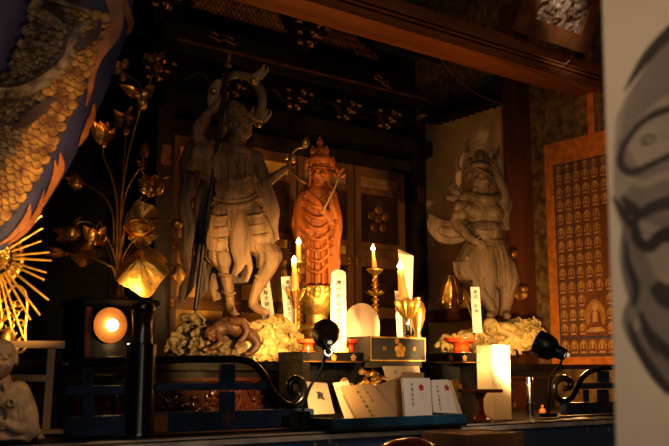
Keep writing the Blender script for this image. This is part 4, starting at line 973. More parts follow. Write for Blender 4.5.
# low reddish table and dark cupboard in the shadow behind the left railing
lt = thing('low_lacquer_table', 'low red-brown lacquer table in shadow behind the left railing', 'table', onZ(104, 428, TZ+.001), 0)
a = pt(76, 374, 2.42); c = pt(124, 374, 2.50)
yy0, yy1 = 2.28, 2.48; xa, xb = onY(77, 374, yy0).x, onY(122, 374, yy0).x; zt2 = onY(100, 375, yy0).z
b = MB(); b.box(xa, xb, yy0, yy1, zt2-.018, zt2, bev=.003); b.build('top', 'darkred', lt, smooth=False)
b = MB(); b.box(xa+.01, xb-.01, yy0+.012, yy1-.01, zt2-.055, zt2-.0185); b.build('apron', 'darkred', lt, smooth=False)
for x in (xa+.014, xb-.014):
    for y in (yy0+.016, yy1-.016):
        b = MB(); b.tube([(x, y, zt2-.056), (x+(.006 if x > (xa+xb)/2 else -.006), y, (zt2+TZ)/2), (x, y, TZ+.002)], [.011, .009, .010], 8); b.build('leg', 'darkred', lt)
cb = thing('dark_cupboard', 'tall dark cupboard with framed doors in shadow behind the bouquet', 'cupboard', Vector((.75, 3.3, 0)), 0)
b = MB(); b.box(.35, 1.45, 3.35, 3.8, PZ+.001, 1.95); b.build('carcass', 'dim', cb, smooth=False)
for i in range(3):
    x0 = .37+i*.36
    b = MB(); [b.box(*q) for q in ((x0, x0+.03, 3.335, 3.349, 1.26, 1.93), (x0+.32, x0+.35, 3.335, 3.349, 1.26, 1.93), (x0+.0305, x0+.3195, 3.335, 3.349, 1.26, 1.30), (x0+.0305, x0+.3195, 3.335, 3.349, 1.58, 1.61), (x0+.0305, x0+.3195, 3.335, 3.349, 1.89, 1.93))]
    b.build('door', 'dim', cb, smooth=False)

# ================================================================== hangings: indigo dragon cloth (left), white ink banner (right), scroll of seated figures
M['cloth_navy'] = mat('indigo_silk', (0.016, 0.013, 0.045), .6, 0, .3, 20, .1, 200)
M['scale_gold'] = mat('gold_embroidered_scales', (0.46, 0.24, 0.055), .5, .25, .45, 42, .3, 120, col2=(.14, .06, .014))  # darker noise tone stands in for shading between overlapping scales
M['scale_pale'] = mat('pale_embroidered_belly', (0.24, 0.175, 0.10), .6, .1, .4, 42, .3, 120, col2=(.06, .04, .022))
M['scale_dark'] = mat('dark_embroidered_outline', (0.035, 0.018, 0.010), .6, 0, .3, 25)
M['flame_org'] = mat('orange_embroidered_flame', (0.28, 0.095, 0.02), .5, .1, .35, 25, .2, 150)
D9 = 1.80
def cl(x, y, lift=0):
    return pt(x, y, D9-lift*.0009+.012*math.sin(x*.06+y*.025))
hb = thing('dragon_cloth', 'indigo cloth embroidered with a gold-scaled dragon hanging at the upper left', 'hanging cloth', cl(40, 0), CAMROT)
edge = cr([(138, -40), (134, 0), (128, 30), (117, 62), (105, 95), (87, 130), (70, 165), (52, 195), (34, 221), (16, 240), (-6, 256), (-60, 290)], 5)
b = MB()
L0 = [(x-(180 if True else 0), y-60) for x, y in edge]
n = len(edge)
b.sheet(lambda u, v: cl(edge[min(n-1, int(round(u*(n-1))))][0]*(v)+(1-v)*(-70), edge[min(n-1, int(round(u*(n-1))))][1]*v+(1-v)*(-60+350*u)), n-1, 26)
CLB = b
# dragon body: a wide band following the cloth edge, covered with overlapping scales
def off(i, o):
    x, y = edge[i]; x2, y2 = edge[min(n-1, i+1)]; x1, y1 = edge[max(0, i-1)]; tx, ty = x2-x1, y2-y1; l = math.hypot(tx, ty)
    return (x-(-ty/l)*o*-1*-1, y-(tx/l)*o*-1*-1) if False else (x+(-ty/l)*-o*-1, y+(tx/l)*o)
def strip(m, nm, o0, o1, i0, i1, lift):
    b = MB(); vs = []; fs = []
    for i in range(i0, i1+1):
        p = off(i, o0(i) if callable(o0) else o0); q = off(i, o1(i) if callable(o1) else o1); vs += [cl(*p, lift), cl(*q, lift)]
    fs = [(2*i, 2*i+1, 2*i+3, 2*i+2) for i in range(i1-i0)]; b.add(vs, fs); return b
CLB.mi = 1
vs = [cl(*off(i, o), 1) for i in range(8, n) for o in (20, 56, 92)]; CLB.add(vs, [(3*i+q, 3*i+q+1, 3*i+q+4, 3*i+q+3) for i in range(n-9) for q in (0, 1)])
def scale(b, rim, i, o, r, lift):
    """one scale with a dark rim, its round tip pointing down the cloth"""
    p = off(i, o); x1, y1 = off(min(n-1, i+1), o); tx, ty = x1-p[0], y1-p[1]; l = math.hypot(tx, ty) or 1; tx /= l; ty /= l; nx, ny = -ty, tx
    out = [(-1.0, .55), (-.45, .95), (0.15, 1.0), (.6, .8), (.9, .42), (1.05, 0)]
    ring = out+[(a, -w_) for a, w_ in out[-2::-1]]
    for bb, k, dl in ((rim, 1.19, -.5), (b, 1.0, 0)):
        bb.add([cl(p[0]+tx*a*r*k*1.05+nx*w_*r*k, p[1]+ty*a*r*k*1.05+ny*w_*r*k, lift+dl+2.6*(a+1)) for a, w_ in ring], [tuple(range(len(ring)))])
rims = MB()
gs, ps = MB(), MB()
row = 0; i = 9.0
while i < n-1:
    r = 4.15
    for c in range(8):
        o = 25+c*9.4+(4.7 if row % 2 else 0)
        scale(gs if o < 56 else ps, rims, int(i), o, 4.9+.5*math.sin(row*1.7+c*2.3), 3+.3*(row % 2))
    i += 1.0*5/ (math.hypot(edge[int(i)][0]-edge[min(n-1, int(i)+1)][0], edge[int(i)][1]-edge[min(n-1, int(i)+1)][1]) or 1)*1.25; row += 1
def merge(mi, b2): CLB.mi = mi; CLB.add(b2.V, b2.F)
merge(1, rims); merge(2, gs); merge(3, ps)
# curling flames and mane between body and cloth edge
def blade(b, pts, lift=5):
    pr = cr(pts, 5); vs = []
    for i, (x, y, w_) in enumerate(pr):
        x1, y1, _ = pr[min(len(pr)-1, i+1)]; x0_, y0_, _ = pr[max(0, i-1)]; l = math.hypot(x1-x0_, y1-y0_) or 1; nx, ny = -(y1-y0_)/l, (x1-x0_)/l
        vs += [cl(x+nx*w_, y+ny*w_, lift), cl(x-nx*w_, y-ny*w_, lift)]
    b.add(vs, [(2*i, 2*i+1, 2*i+3, 2*i+2) for i in range(len(pr)-1)])
b = MB()
for pts in ([(108, -12, 7), (116, 12, 7), (113, 32, 8), (98, 50, 9), (93, 70, 4), (90, 90, 2.4), (86, 106, .5)], [(120, -10, 3), (127, 12, 4), (131, 24, 3), (127, 36, .5)], [(94, 104, .5), (92, 118, 3), (84, 134, 2), (80, 142, .3)], [(88, 118, .4), (86, 132, 3), (79, 146, .5)],
            [(60, 152, .4), (61, 168, 3.5), (52, 188, 2.5), (42, 208, .5)], [(55, 160, .4), (55, 178, 3), (44, 200, .5)], [(44, 190, .4), (38, 212, 3), (24, 232, 2.4), (8, 244, .5)], [(30, 204, .4), (26, 220, 3.5), (10, 238, 2), (-6, 247, .5)]): blade(b, pts)
merge(4, b)
b = MB()
for pts in ([(-10, 92, 5), (20, 92, 6), (48, 78, 5.5), (68, 58, 5), (72, 40, 5), (80, 28, 4), (94, 20, 1)], [(30, 4, 8), (48, 14, 8), (60, 26, 4), (70, 24, 1)], [(36, -8, 4), (60, -2, 6), (84, 6, 5), (92, 18, 1)]): blade(b, pts, 11)
merge(3, b)
b = MB()
for pts in ([(-10, 84, 1.6), (20, 84, 1.6), (46, 70, 1.6), (63, 52, 1.6), (67, 38, 1.6), (78, 22, .6)], [(44, 4, 4), (58, 12, 5), (64, 22, 1)], [(66, -4, 5), (82, 2, 5), (94, 10, 1)], [(74, 50, 3), (88, 40, 5), (98, 30, 3), (100, 18, .5)], [(20, 120, 1), (40, 108, 4), (60, 96, .5)], [(10, 130, 1), (30, 120, 4), (52, 106, .5)]): blade(b, pts, 12)
merge(1, b)
b = MB(); b.tube([cl(-160, -58, 0), cl(150, -58, 0)], .012, 10); b.build('hanging_rod', 'darkwood', hb)
for x in (-100, 100):
    b = MB(); p = cl(x, -58, 0); b.tube([p+UV*.0125, Vector((p.x, p.y, 3.599))], .003, 6); b.build('hanging_cord', 'cable', hb)
CLB.build('cloth', ['cloth_navy', 'scale_dark', 'scale_gold', 'scale_pale', 'flame_org'], hb)

D10 = 0.94
M['banner'] = mat('cream_banner_cloth', (0.56, 0.46, 0.34), .85, 0, .10, 5, .1, 300)
M['ink1'] = mat('grey_ink_wash', (0.20, 0.16, 0.13), .85, 0, .3, 9)
M['ink2'] = mat('dark_ink_wash', (0.050, 0.040, 0.034), .85, 0, .4, 9)
M['ink3'] = mat('pale_ink_wash', (0.31, 0.245, 0.18), .85, 0, .2, 9)
def bn(x, y, l=0): return pt(x, y, D10-l*.0004)
wb = thing('ink_painted_banner', 'cream hanging banner with a dragon brushed in black ink at the right edge', 'banner', bn(660, 0), CAMROT)
b = MB(); q = [(601, -30), (617, 470), (800, 470), (800, -30)]
b.sheet(lambda u, v: bn((601+16*u)*(1-v)+716*v, -30+500*u), 20, 10); WBB = b
def wash(m, nm, polys, l):
    b = MB()
    for pts in polys: blade2(b, pts, l)
    WBB.mi = ('', 'ink1', 'ink2', 'ink3').index(m); WBB.add(b.V, b.F)
def blade2(b, pts, l):
    pr = cr(pts, 6); vs = []
    for i, (x, y, w_) in enumerate(pr):
        x1, y1, _ = pr[min(len(pr)-1, i+1)]; x0_, y0_, _ = pr[max(0, i-1)]; k = math.hypot(x1-x0_, y1-y0_) or 1; nx, ny = -(y1-y0_)/k, (x1-x0_)/k
        vs += [bn(x+nx*w_, y+ny*w_, l), bn(x-nx*w_, y-ny*w_, l)]
    b.add(vs, [(2*i, 2*i+1, 2*i+3, 2*i+2) for i in range(len(pr)-1)])
WBB.mi = 3; P_ = [(700, 30), (668, 44), (640, 76), (622, 104), (615, 130), (614, 200), (624, 236), (634, 280), (634, 320), (648, 356), (669, 392), (700, 420)]
P_ = cr(P_, 4); WBB.add([bn(x, y, .5) for x, y in P_]+[bn(716, y, .5) for x, y in P_], [(i, i+1, len(P_)+i+1, len(P_)+i) for i in range(len(P_)-1)])
wash('ink1', 'grey_wash', [[(700, 40, 22), (668, 70, 20), (640, 100, 12), (626, 130, 5), (620, 150, 1)], [(616, 205, 2), (640, 200, 18), (668, 205, 24), (700, 210, 26)], [(628, 225, 6), (634, 262, 14), (648, 300, 18), (668, 335, 22), (700, 370, 22)],
     [(622, 140, 4), (630, 170, 9), (650, 176, 8), (690, 160, 8)], [(629, 300, 1), (629, 322, 7), (646, 352, 9), (668, 382, 8), (690, 410, 4)]], 1)
wash('ink3', 'pale_wash', [[(628, 150, 2), (640, 134, 8), (656, 126, 9), (690, 112, 10)], [(622, 172, 3), (640, 184, 4), (664, 176, 4), (690, 168, 4)], [(640, 320, 4), (633, 330, 4)], [(632, 226, 5), (650, 228, 6)], [(650, 258, 6), (668, 262, 8), (690, 262, 8)]], 2)
wash('ink2', 'dark_wash', [[(700, 8, 7), (668, 34, 6), (646, 58, 5), (630, 82, 2), (624, 92, .4)], [(690, 104, 3), (660, 112, 3.5), (640, 124, 3), (624, 146, 3), (621, 164, 4), (632, 172, 4), (652, 164, 3), (690, 146, 4)],
     [(612, 196, .5), (624, 214, 4), (630, 226, 3)], [(622, 196, 1), (632, 208, 6), (640, 214, 5), (656, 206, 6), (690, 196, 7)], [(634, 218, 5), (638, 240, 5), (650, 246, 6), (662, 236, 7), (690, 230, 10)], [(626, 240, 1), (628, 262, 3), (636, 286, 4), (634, 306, 2)],
     [(654, 284, 6), (668, 296, 12), (700, 300, 16)], [(640, 312, 2), (650, 334, 5), (668, 352, 6), (690, 372, 6)], [(629, 322, 2), (638, 346, 4), (654, 372, 5), (670, 392, 4)], [(642, 142, 3), (650, 139, 4.5), (656, 138, 2)]], 3)
wash('ink3', 'pale_eye', [[(640, 229, 4), (643, 228, 5.5), (647, 228, 4)], [(644, 141, 1.5), (650, 139.5, 2.4), (655, 139, 1)], [(664, 134, 4), (672, 132, 5)]], 4)

b = MB(); b.tube([bn(596, -32), bn(721, -32)], .010, 10); b.build('hanging_rod', 'darkwood', wb)
for x in (620, 700):
    b = MB(); p = bn(x, -32); b.tube([p+UV*.0105, Vector((p.x, p.y, 3.599))], .003, 6); b.build('hanging_cord', 'cable', wb)
WBB.build('cloth', ['banner', 'ink1', 'ink2', 'ink3'], wb)
# painted scroll with rows of seated figures, hung on the right wall
M['scr_mount'] = mat('orange_brocade_mount', (0.72, 0.23, 0.035), .65, 0, .25, 30, .1, 120)
M['scr_ground'] = mat('brown_painted_silk', (0.24, 0.09, 0.030), .7, 0, .3, 14)
M['scr_fig'] = mat('pale_painted_figures', (0.62, 0.36, 0.16), .7, 0, .2, 30)
M['scr_halo'] = mat('ochre_painted_halos', (0.52, 0.26, 0.05), .7, 0, .2, 30)
M['scr_blue'] = mat('blue_painted_border', (0.09, 0.085, 0.12), .7, 0, .3, 30)
M['scr_red'] = mat('red_painted_robes', (0.30, 0.085, 0.035), .7, 0, .3, 30)
ps_ = onX(545, 146, XR); Y1 = ps_.y; ztop = ps_.z; zbot = onX(560, 366, XR).z; Wd = 1.05; Y0 = Y1-Wd; Xp = XR-.006
sc = thing('painted_scroll', 'orange-mounted hanging scroll painted with rows of small seated figures on the right wall', 'hanging scroll', Vector((Xp, Y1-Wd/2, zbot)), 0)
def rect(b, y0, y1, z0, z1, l): b.add([Vector((Xp-l, y0, z0)), Vector((Xp-l, y1, z0)), Vector((Xp-l, y1, z1)), Vector((Xp-l, y0, z1))], [(0, 1, 2, 3)])
b = MB(); b.box(Xp-.003, Xp+.004, Y0, Y1, zbot, ztop); b.build('mount', 'scr_mount', sc, smooth=False)
iy1 = onX(558, 250, XR).y; iy0 = Y0+(Y1-iy1); iz1 = onX(560, 165, XR).z; iz0 = onX(562, 357, XR).z
b = MB(); rect(b, iy0, iy1, iz0, iz1, .0042); PIC = b
b.mi = 1
def fr(y0, y1, z0, z1, t): rect(b, y0, y1, z0, z0+t, .005); rect(b, y0, y1, z1-t, z1, .005); rect(b, y0, y0+t, z0+t, z1-t, .005); rect(b, y1-t, y1, z0+t, z1-t, .005)
fr(iy0, iy1, iz0, iz1, .006); 
cols_y = iy1-.055; fr(iy0+.105, iy1-.105, iz0+.085, iz1-.05, .004)
rect(b, iy0+.01, iy1-.01, iz0+.078, iz0+.084, .005); rect(b, iy0+.01, iy1-.01, iz1-.046, iz1-.041, .005)
ch_y1 = iy1-.30; ch_y0 = iy0+.30; fr(ch_y0, ch_y1, iz0+.33, iz1-.22, .005); 
hal, fig, red = MB(), MB(), MB()
def sit(y, z, h):
    def disc(bb, cy, cz, ry, rz_, l, n=12): bb.add([Vector((Xp-l, cy+ry*math.cos(2*PI*k/n), cz+rz_*math.sin(2*PI*k/n))) for k in range(n)], [tuple(range(n))])
    disc(hal, y, z+h*.5, h*.36, h*.48, .0054); disc(hal, y, z+h*.80, h*.19, h*.2, .0058)
    red.add([Vector((Xp-.0066, y+dy*h, z+dz*h)) for dy, dz in ((-.36, .06), (.36, .06), (.30, .20), (.20, .34), (.17, .60), (.08, .68), (-.08, .68), (-.17, .60), (-.20, .34), (-.30, .20))], [tuple(range(10))])
    fig.add([Vector((Xp-.0072, y+dy*h, z+dz*h)) for dy, dz in ((-.10, .34), (.10, .34), (.07, .64), (-.07, .64))], [(0, 1, 2, 3)])
    fig.add([Vector((Xp-.0070, y+dy*h, z+dz*h)) for dy, dz in ((-.34, .05), (.34, .05), (.20, .18), (-.20, .18))], [(0, 1, 2, 3)])
    disc(fig, y, z+h*.78, h*.105, h*.13, .0074, 10)
step = .050
y = iy1-.030
k = 0
while y > iy0+.02:
    inner = iy0+.11 < y < iy1-.11
    z = iz0+.012
    sit(y, iz0+.012, .062)
    z = iz0+.095
    while z < iz1-.055:
        h = .054
        cen = ch_y0-.03 < y < ch_y1+.03 and iz0+.30 < z < iz1-.24
        med = iy1-.27 < y < iy1-.13 and z < iz0+.25
        if not cen and not med: sit(y, z, h)
        z += .0635
    sit(y, iz1-.040, .034)
    y -= step if inner or y > iy1-.08 else step
sit(iy1-.20, iz0+.10, .15); sit((iy0+iy1)/2, iz0+.38, .30)
for mi_, q_ in ((2, hal), (3, red), (4, fig)): PIC.mi = mi_; PIC.add(q_.V, q_.F)
PIC.build('picture', ['scr_ground', 'scr_blue', 'scr_halo', 'scr_red', 'scr_fig'], sc, smooth=False)
b = MB(); b.tube([(Xp-.006, Y0-.02, zbot-.004), (Xp-.006, Y1+.02, zbot-.004)], .010, 10); b.build('roller', 'darkwood', sc)
ys = onX(591, 110, XR).y; b = MB(); b.box(XR-.004, XR-.0015, ys-.018, ys+.018, ztop+.001, 3.0); b.build('hanging_strap', 'scr_mount', sc, smooth=False)
# ================================================================== lacquer desks with plum crests
EX = Vector((1, 0, 0)); EZ = Vector((0, 0, 1))
DY = 2.25
def desk(label, px0, px1, ytop, crests, opening, group=None, name='lacquer_desk'):
    a = onY(px0, ytop, DY); c = onY(px1, ytop, DY); x0, x1, zt_ = a.x, c.x, a.z
    t = thing(name, label, 'desk', ((x0+x1)/2, DY+.07, TZ+.001), 0, group)
    zf = onY(px0, ytop+10.5, DY).z
    b = MB(); b.box(x0, x1, DY, DY+.14, zt_-.006, zt_, bev=.0015); b.build('desk_top', 'lacquer_m', t, smooth=False)
    b = MB(); b.box(x0+.002, x1-.002, DY+.002, DY+.138, zf, zt_-.0062); fr = b.build('frieze', 'lacquer_m', t, smooth=False)
    b = MB(); b.box(x0+.002, x1-.002, DY+.0005, DY+.0018, zf, zf+.004); b.build('gilt_edge', 'oldgold', fr, smooth=False)
    for px in crests:
        p = onY(px, ytop+6, DY); b = MB(); b.plum((p.x, DY+.0015, (zf+zt_-.006)/2+.002), EX, EZ, .0115); b.build('plum_crest', 'goldfoil', fr, smooth=False)
    # side legs with a cloud-cut apron between them
    for s0, s1 in ((x0+.004, x0+.030), (x1-.030, x1-.004)):
        b = MB(); b.box(s0, s1, DY+.006, DY+.134, TZ+.002, zf-.0005); b.build('leg', 'lacquer_m', t, smooth=False)
    b = MB(); b.box(x0+.031, x1-.031, DY+.10, DY+.106, TZ+.03, zf-.001); b.build('back_panel', 'lacquer', t, smooth=False)
    for px in opening:
        p = onY(px, 388, DY+.012)
        b = MB()
        for dx, dz, r in ((0, .016, .017), (-.016, 0, .016), (.016, 0, .016), (0, -.012, .018), (-.010, -.026, .012), (.010, -.026, .012)):
            b.ellw((p.x+dx, DY+.014, p.z+dz), (Vector((r, 0, 0)), Vector((0, 0, r)), Vector((0, .003, 0))), 16, 8)
        b.build('gilt_cloud_cutout', 'goldfoil', t)
    return t, x0, x1, zt_
dl, lx0, lx1, lz = desk('black lacquer desk with two gold plum crests in front of the red bodhisattva', 303, 364, 351.5, (334, 353.5), (345,), 'side desks with plum crests')
dr2, rx0_, rx1_, rz_ = desk('black lacquer desk with gold plum crests under the right red offering stand', 429, 486, 352, (451, 465), (456,), 'side desks with plum crests')
a = onY(370, 336, DY-.03); c = onY(425.5, 336, DY-.03); CY = DY-.03
cx0, cx1, cz = a.x, c.x, a.z; cz0 = onY(400, 361.5, CY).z
cdk = thing('lacquer_cabinet', 'central black lacquer cabinet with gold plum crest, gilt edges and two gold characters', 'cabinet', ((cx0+cx1)/2, CY+.17, TZ+.001), 0)
b = MB(); b.box(cx0, cx1, CY, CY+.34, cz0, cz, bev=.002); b.build('chest', 'greylac', cdk, smooth=False)
b = MB()
for q in ((cx0+.001, cx1-.001, cz-.005, cz-.001), (cx0+.001, cx1-.001, cz0+.001, cz0+.005), (cx0+.001, cx0+.005, cz0+.0051, cz-.0051), (cx1-.005, cx1-.001, cz0+.0051, cz-.0051)): b.box(q[0], q[1], CY-.0015, CY-.0002, q[2], q[3])
b.build('gilt_edge', 'goldfoil', cdk, smooth=False)
zc = (cz+cz0)/2
p = onY(400, 350, CY); b = MB(); b.plum((p.x, CY-.0004, zc-.004), EX, EZ, .024); b.plum((p.x-.014, CY-.0004, zc+.026), EX, EZ, .010); b.build('plum_crest', 'goldfoil', cdk, smooth=False)
b = MB(); b.text('納', (onY(384.5, 350, CY).x, CY-.0004, zc), EX, EZ, .017); b.text('奉', (onY(414.5, 350, CY).x, CY-.0004, zc), EX, EZ, .017); b.build('gold_lettering', 'goldpanel', cdk, smooth=False)
b = MB(); b.box(cx0+.008, cx1-.006, CY+.012, CY+.33, cz0-.020, cz0-.0005); b.build('plinth', 'greylac', cdk, smooth=False)
b = MB(); b.box(cx0+.02, cx1-.02, CY+.05, CY+.32, TZ+.001, cz0-.0205); b.build('lower_case', 'lacquer', cdk, smooth=False)

# ================================================================== red offering stands
def offering(name, label, x, ytop, ybot, half, d, zb_, m='redlac', group=None, pw=.26, footw=.6):
    base = pt(x, ybot, d); base.z = zb_; k = d/FPX; H = (pt(x, ytop, d).z-zb_); r = half*k
    t = thing(name, label, 'offering stand', base, CAMROT, group)
    b = MB(); b.lathe([(r*.55, H*.62), (r*.90, H*.74), (r*1.0, H*.97), (r*1.0, H), (r*.93, H), (r*.80, H*.86), (.0005, H*.84)], base, UV, 28); b.build('dish', m, t)
    b = MB(); b.lathe([(r*footw, 0), (r*footw, H*.05), (r*(footw*.7), H*.12), (r*pw, H*.22), (r*pw*.85, H*.45), (r*pw, H*.58), (r*.55, H*.619)], base, UV, 24); b.build('foot', m, t)
    return t, H+zb_
offering('offering_stand', 'small vermilion stand left of the inscribed tablet, behind the round lamp head', 308, 339.5, 352, 12, 2.86, lz+.001, pw=.45, group='vermilion offering stands')
offering('offering_stand', 'small vermilion stand between the inscribed tablet and the central cabinet', 350.5, 339.5, 351.5, 8.5, 2.93, lz+.001, pw=.45, group='vermilion offering stands')
offering('offering_stand', 'vermilion stand on the right desk below the guardian with the pointed halo', 461, 338, 352, 17, 3.25, rz_+.001, pw=.5, group='vermilion offering stands')
base = onZ(481, 421, TZ+.004); dd = base.dot(FV)
t = thing('offering_table', 'small red-brown lacquer pedestal tray standing before the white paper lantern', 'offering stand', base, CAMROT)
k = dd/FPX; ht = onZ(481, 421, TZ+.004).z; H = pt(481, 389, dd).z-base.z
b = MB(); R_ = Matrix.Rotation(CAMROT, 3, 'Z')
b.box(base.x-20*k, base.x+20*k, base.y-14*k, base.y+14*k, base.z+H-.010, base.z+H, rz=CAMROT, bev=.002); b.build('tray', 'brownlac', t, smooth=False)
b = MB(); b.lathe([(11*k, 0), (11*k, .006), (9*k, .010), (4.6*k, .020), (3.2*k, .034), (3.2*k, H-.032), (5*k, H-.018), (8*k, H-.0105)], base, UV, 8); b.build('foot', 'brownlac', t)

# ================================================================== candles
def candlestick(label, px, ytop, ybot, d, zb_, hgt, flame_y, tilt=0):
    base = pt(px, ybot, d); base.z = zb_; k = d/FPX; H = pt(px, ytop, d).z-zb_
    t = thing('candlestick', label+' candlestick', 'candlestick', base, CAMROT, 'knobbed gilt candlesticks')
    pr = [(13, 0), (13.5, .004/1), (11, .010), (6, .02), (3, .035)]
    Hk = H/k; h0 = .035/k
    prof = [(11*k, 0), (11.5*k, .005), (8*k, .012), (4*k, .024), (2.2*k, .036)]
    hh = .036; n = 0
    while hh < H-16*k:
        for r, dz in ((2.2, .002), (3.9, .006), (4.3, .010), (2.4, .014), (1.9, .018)):
            prof.append((r*k, hh+dz))
        hh += .0205; n += 1
    prof += [(2.0*k, H-14*k), (3.2*k, H-12*k), (2.0*k, H-9*k), (2.8*k, H-6*k), (7*k, H-3*k), (8.5*k, H-1*k), (8.5*k, H), (2*k, H)]
    b = MB(); b.lathe(prof, base, UV, 16); b.build('shaft', 'gold', t)
    c = base+UV*(H-26*k)
    for i in range(8):
        q = 2*PI*i/8; dv = RV*math.cos(q)+FV*math.sin(q); b = MB(); b.petal(c+dv*2*k, dv+UV*.25, -RV*math.sin(q)+FV*math.cos(q), 8.5*k, 6*k, .25, .3); b.build('lotus_leaf', 'gold', t)
    return t, base+UV*(H+.0006)
def candle(label, base, ptop, r0, r1, fl=8, rim=True):
    """tapered wax candle from base to the wick point ptop"""
    ax = (ptop-base); L = ax.length; T = ax.normalized()
    t = thing('candle', label, 'candle', base, CAMROT, 'lit altar candles')
    b = MB(); b.lathe([(r0*.95, 0), (r0, .002), (r0*.75+r1*.25, L*.4), (r1*.95, L*.85), (r1*1.04, L*.97), (r1*.8, L), (.0004, L*.985)], base, T, 16); b.build('wax', 'wax', t)
    b = MB(); b.tube([ptop-T*.001, ptop+T*.005], .0008, 6); b.build('wick', 'wick', t)
    b = MB(); f = fl/2; b.lathe([(.0004, 0), (f*.0036, .003), (f*.0052, .007), (f*.0050, .011), (f*.0036, .017), (f*.0018, .023), (.0003, .029)], ptop+UV*.002, UV, 12); b.build('flame', 'flame', t)
    lamp('candle_light', 'POINT', ptop+UV*.016-FV*.012, 1.6, (1, .47, .13), .012)
    return t
s1, c1 = candlestick('slender gilt', 298, 262, 350, 3.56, PZ+.001, 0, 0)
s1['label'] = 'knobbed gilt candlestick just left of the red bodhisattva, tall candle on it'
candle('tall lit candle on the knobbed candlestick left of the red bodhisattva', c1, pt(298.5, 245, 3.56), .0115, .0085, 3.6)
s2, c2 = candlestick('x', 375.5, 269, 345, 3.62, PZ+.001, 0, 0)
s2['label'] = 'knobbed gilt candlestick standing clear before the shrine doors, right of the inscribed tablet'
candle('thin lit candle on the candlestick before the shrine doors', c2, pt(373, 251.5, 3.62), .0105, .0065, 3.4)
# squat candle in front of the left candlestick, on a wire holder
D11 = 3.34
hb_ = pt(295.5, 300, D11); hb_.z = PZ+.001
t = thing('candle_holder', 'gilt wire spray holder under the thick candle beside the white tablet', 'candle holder', hb_, CAMROT)
cup = pt(295.5, 291, D11); k = D11/FPX
b = MB(); b.lathe([(10*k, 0), (10*k, .004), (3*k, .012), (1.6*k, .03), (1.6*k, cup.z-hb_.z-18*k)], hb_, UV, 14); b.build('stem', 'gold', t)
for i in range(10):
    q = 2*PI*i/10; dv = RV*math.cos(q)+FV*math.sin(q); lo = Vector((cup.x, cup.y, cup.z-18*k))
    b = MB(); b.tube([lo, lo+UV*5*k+dv*2*k, lo+UV*13*k+dv*6.5*k, lo+UV*20*k+dv*10*k], .7*k, 6, True, True); b.build('wire', 'gold', t)
b = MB(); b.lathe([(1.6*k, -18*k), (5*k, -8*k), (5.6*k, -2*k), (5.6*k, -.6*k), (.0005, -.7*k)], cup, UV, 16); b.build('cup', 'oldgold', t)
candle('thick lit candle on the wire holder beside the tall white tablet', cup+UV*.0005, pt(294, 263.5, D11), .0145, .0095, 3.8)
# fluted lotus-cup candle holder on the cabinet
D12 = 3.10; k = D12/FPX
fb = pt(408, 335, D12); fb.z = cz+.001
t = thing('lotus_cup_holder', 'fluted silver-gilt cup on a stem upon the central cabinet, holding a burning candle', 'candle holder', fb, CAMROT)
HH = pt(408, 301, D12).z-fb.z
b = MB(); b.lathe([(7.5*k, 0), (7.5*k, .003), (5*k, .006), (3*k, .014), (2.6*k, HH*.42), (3.4*k, HH*.52)], fb, UV, 18); b.build('stem', 'chrome', t)
b = MB(); b.lathe([(3.4*k, HH*.521), (7*k, HH*.62), (10.5*k, HH*.80), (13*k, HH*.98), (12.6*k, HH), (9*k, HH*.84), (4*k, HH*.78), (.0005, HH*.78)], fb, UV, 72, .075, 18); b.build('fluted_cup', 'gold', t)
top = fb+UV*(HH*.79)
candle('thick brown-gold candle burning in the fluted cup on the cabinet', pt(403.5, 301, D12)*1.0 if False else top+RV*(-3.0*k), pt(400.2, 269.5, D12), .0175, .0115, 4.2)
# folded paper cone behind the candle
pp = thing('folded_paper', 'tall folded sheet of white paper standing behind the cup candle', 'paper', Vector((pt(410, 340, 3.20).x, pt(410, 340, 3.20).y, cz+.001)), CAMROT)
b = MB(3.22)
def quad3(b, P4, th=.001):
    n = (P4[1]-P4[0]).cross(P4[3]-P4[0]).normalized(); b.poly(P4, th, n)
q_ = [b.P(404, 340, 2), b.P(411, 340, 2), b.P(413.5, 256, 2), b.P(398, 249, 2)]
for v in q_[:2]: v.z = cz+.001
quad3(b, q_) 
bb = MB(3.22)
bb.poly([bb.P(398, 249, 1.9), bb.P(413.5, 256, 1.9), bb.P(405.5, 254.8, -2), bb.P(399, 253.5, -2)])
b.build('sheet', 'paper', pp, smooth=False); bb.build('folded_flap', 'paper', pp, smooth=False)
pp.location.z = pp.location.z
p2 = thing('paper_slip', 'short white paper slip leaning behind the fluted cup', 'paper', Vector((pt(402, 340, 3.14).x, pt(402, 340, 3.14).y, cz+.001)), CAMROT)
b = MB(3.17); q_ = [b.P(397, 339, 0), b.P(403, 339, 0), b.P(401, 291.5, 2), b.P(394.5, 291, 2)]
for v in q_[:2]: v.z = cz+.001
quad3(b, q_); b.build('slip', 'paper', p2, smooth=False)
vv = pt(417.5, 336, 3.17)
t = thing('gilt_vase', 'smooth gilt vase half hidden behind the fluted cup', 'vase', Vector((vv.x, vv.y, cz+.001)), CAMROT)
k = 3.17/FPX; b = MB(); b.lathe([(4*k, 0), (4.5*k, 2*k), (3*k, 6*k), (7.5*k, 20*k), (8.5*k, 29*k), (6.5*k, 36*k), (3.2*k, 38.5*k), (4*k, 41*k)], Vector((vv.x, vv.y, cz+.001)), UV, 20); b.build('body', 'gold', t)

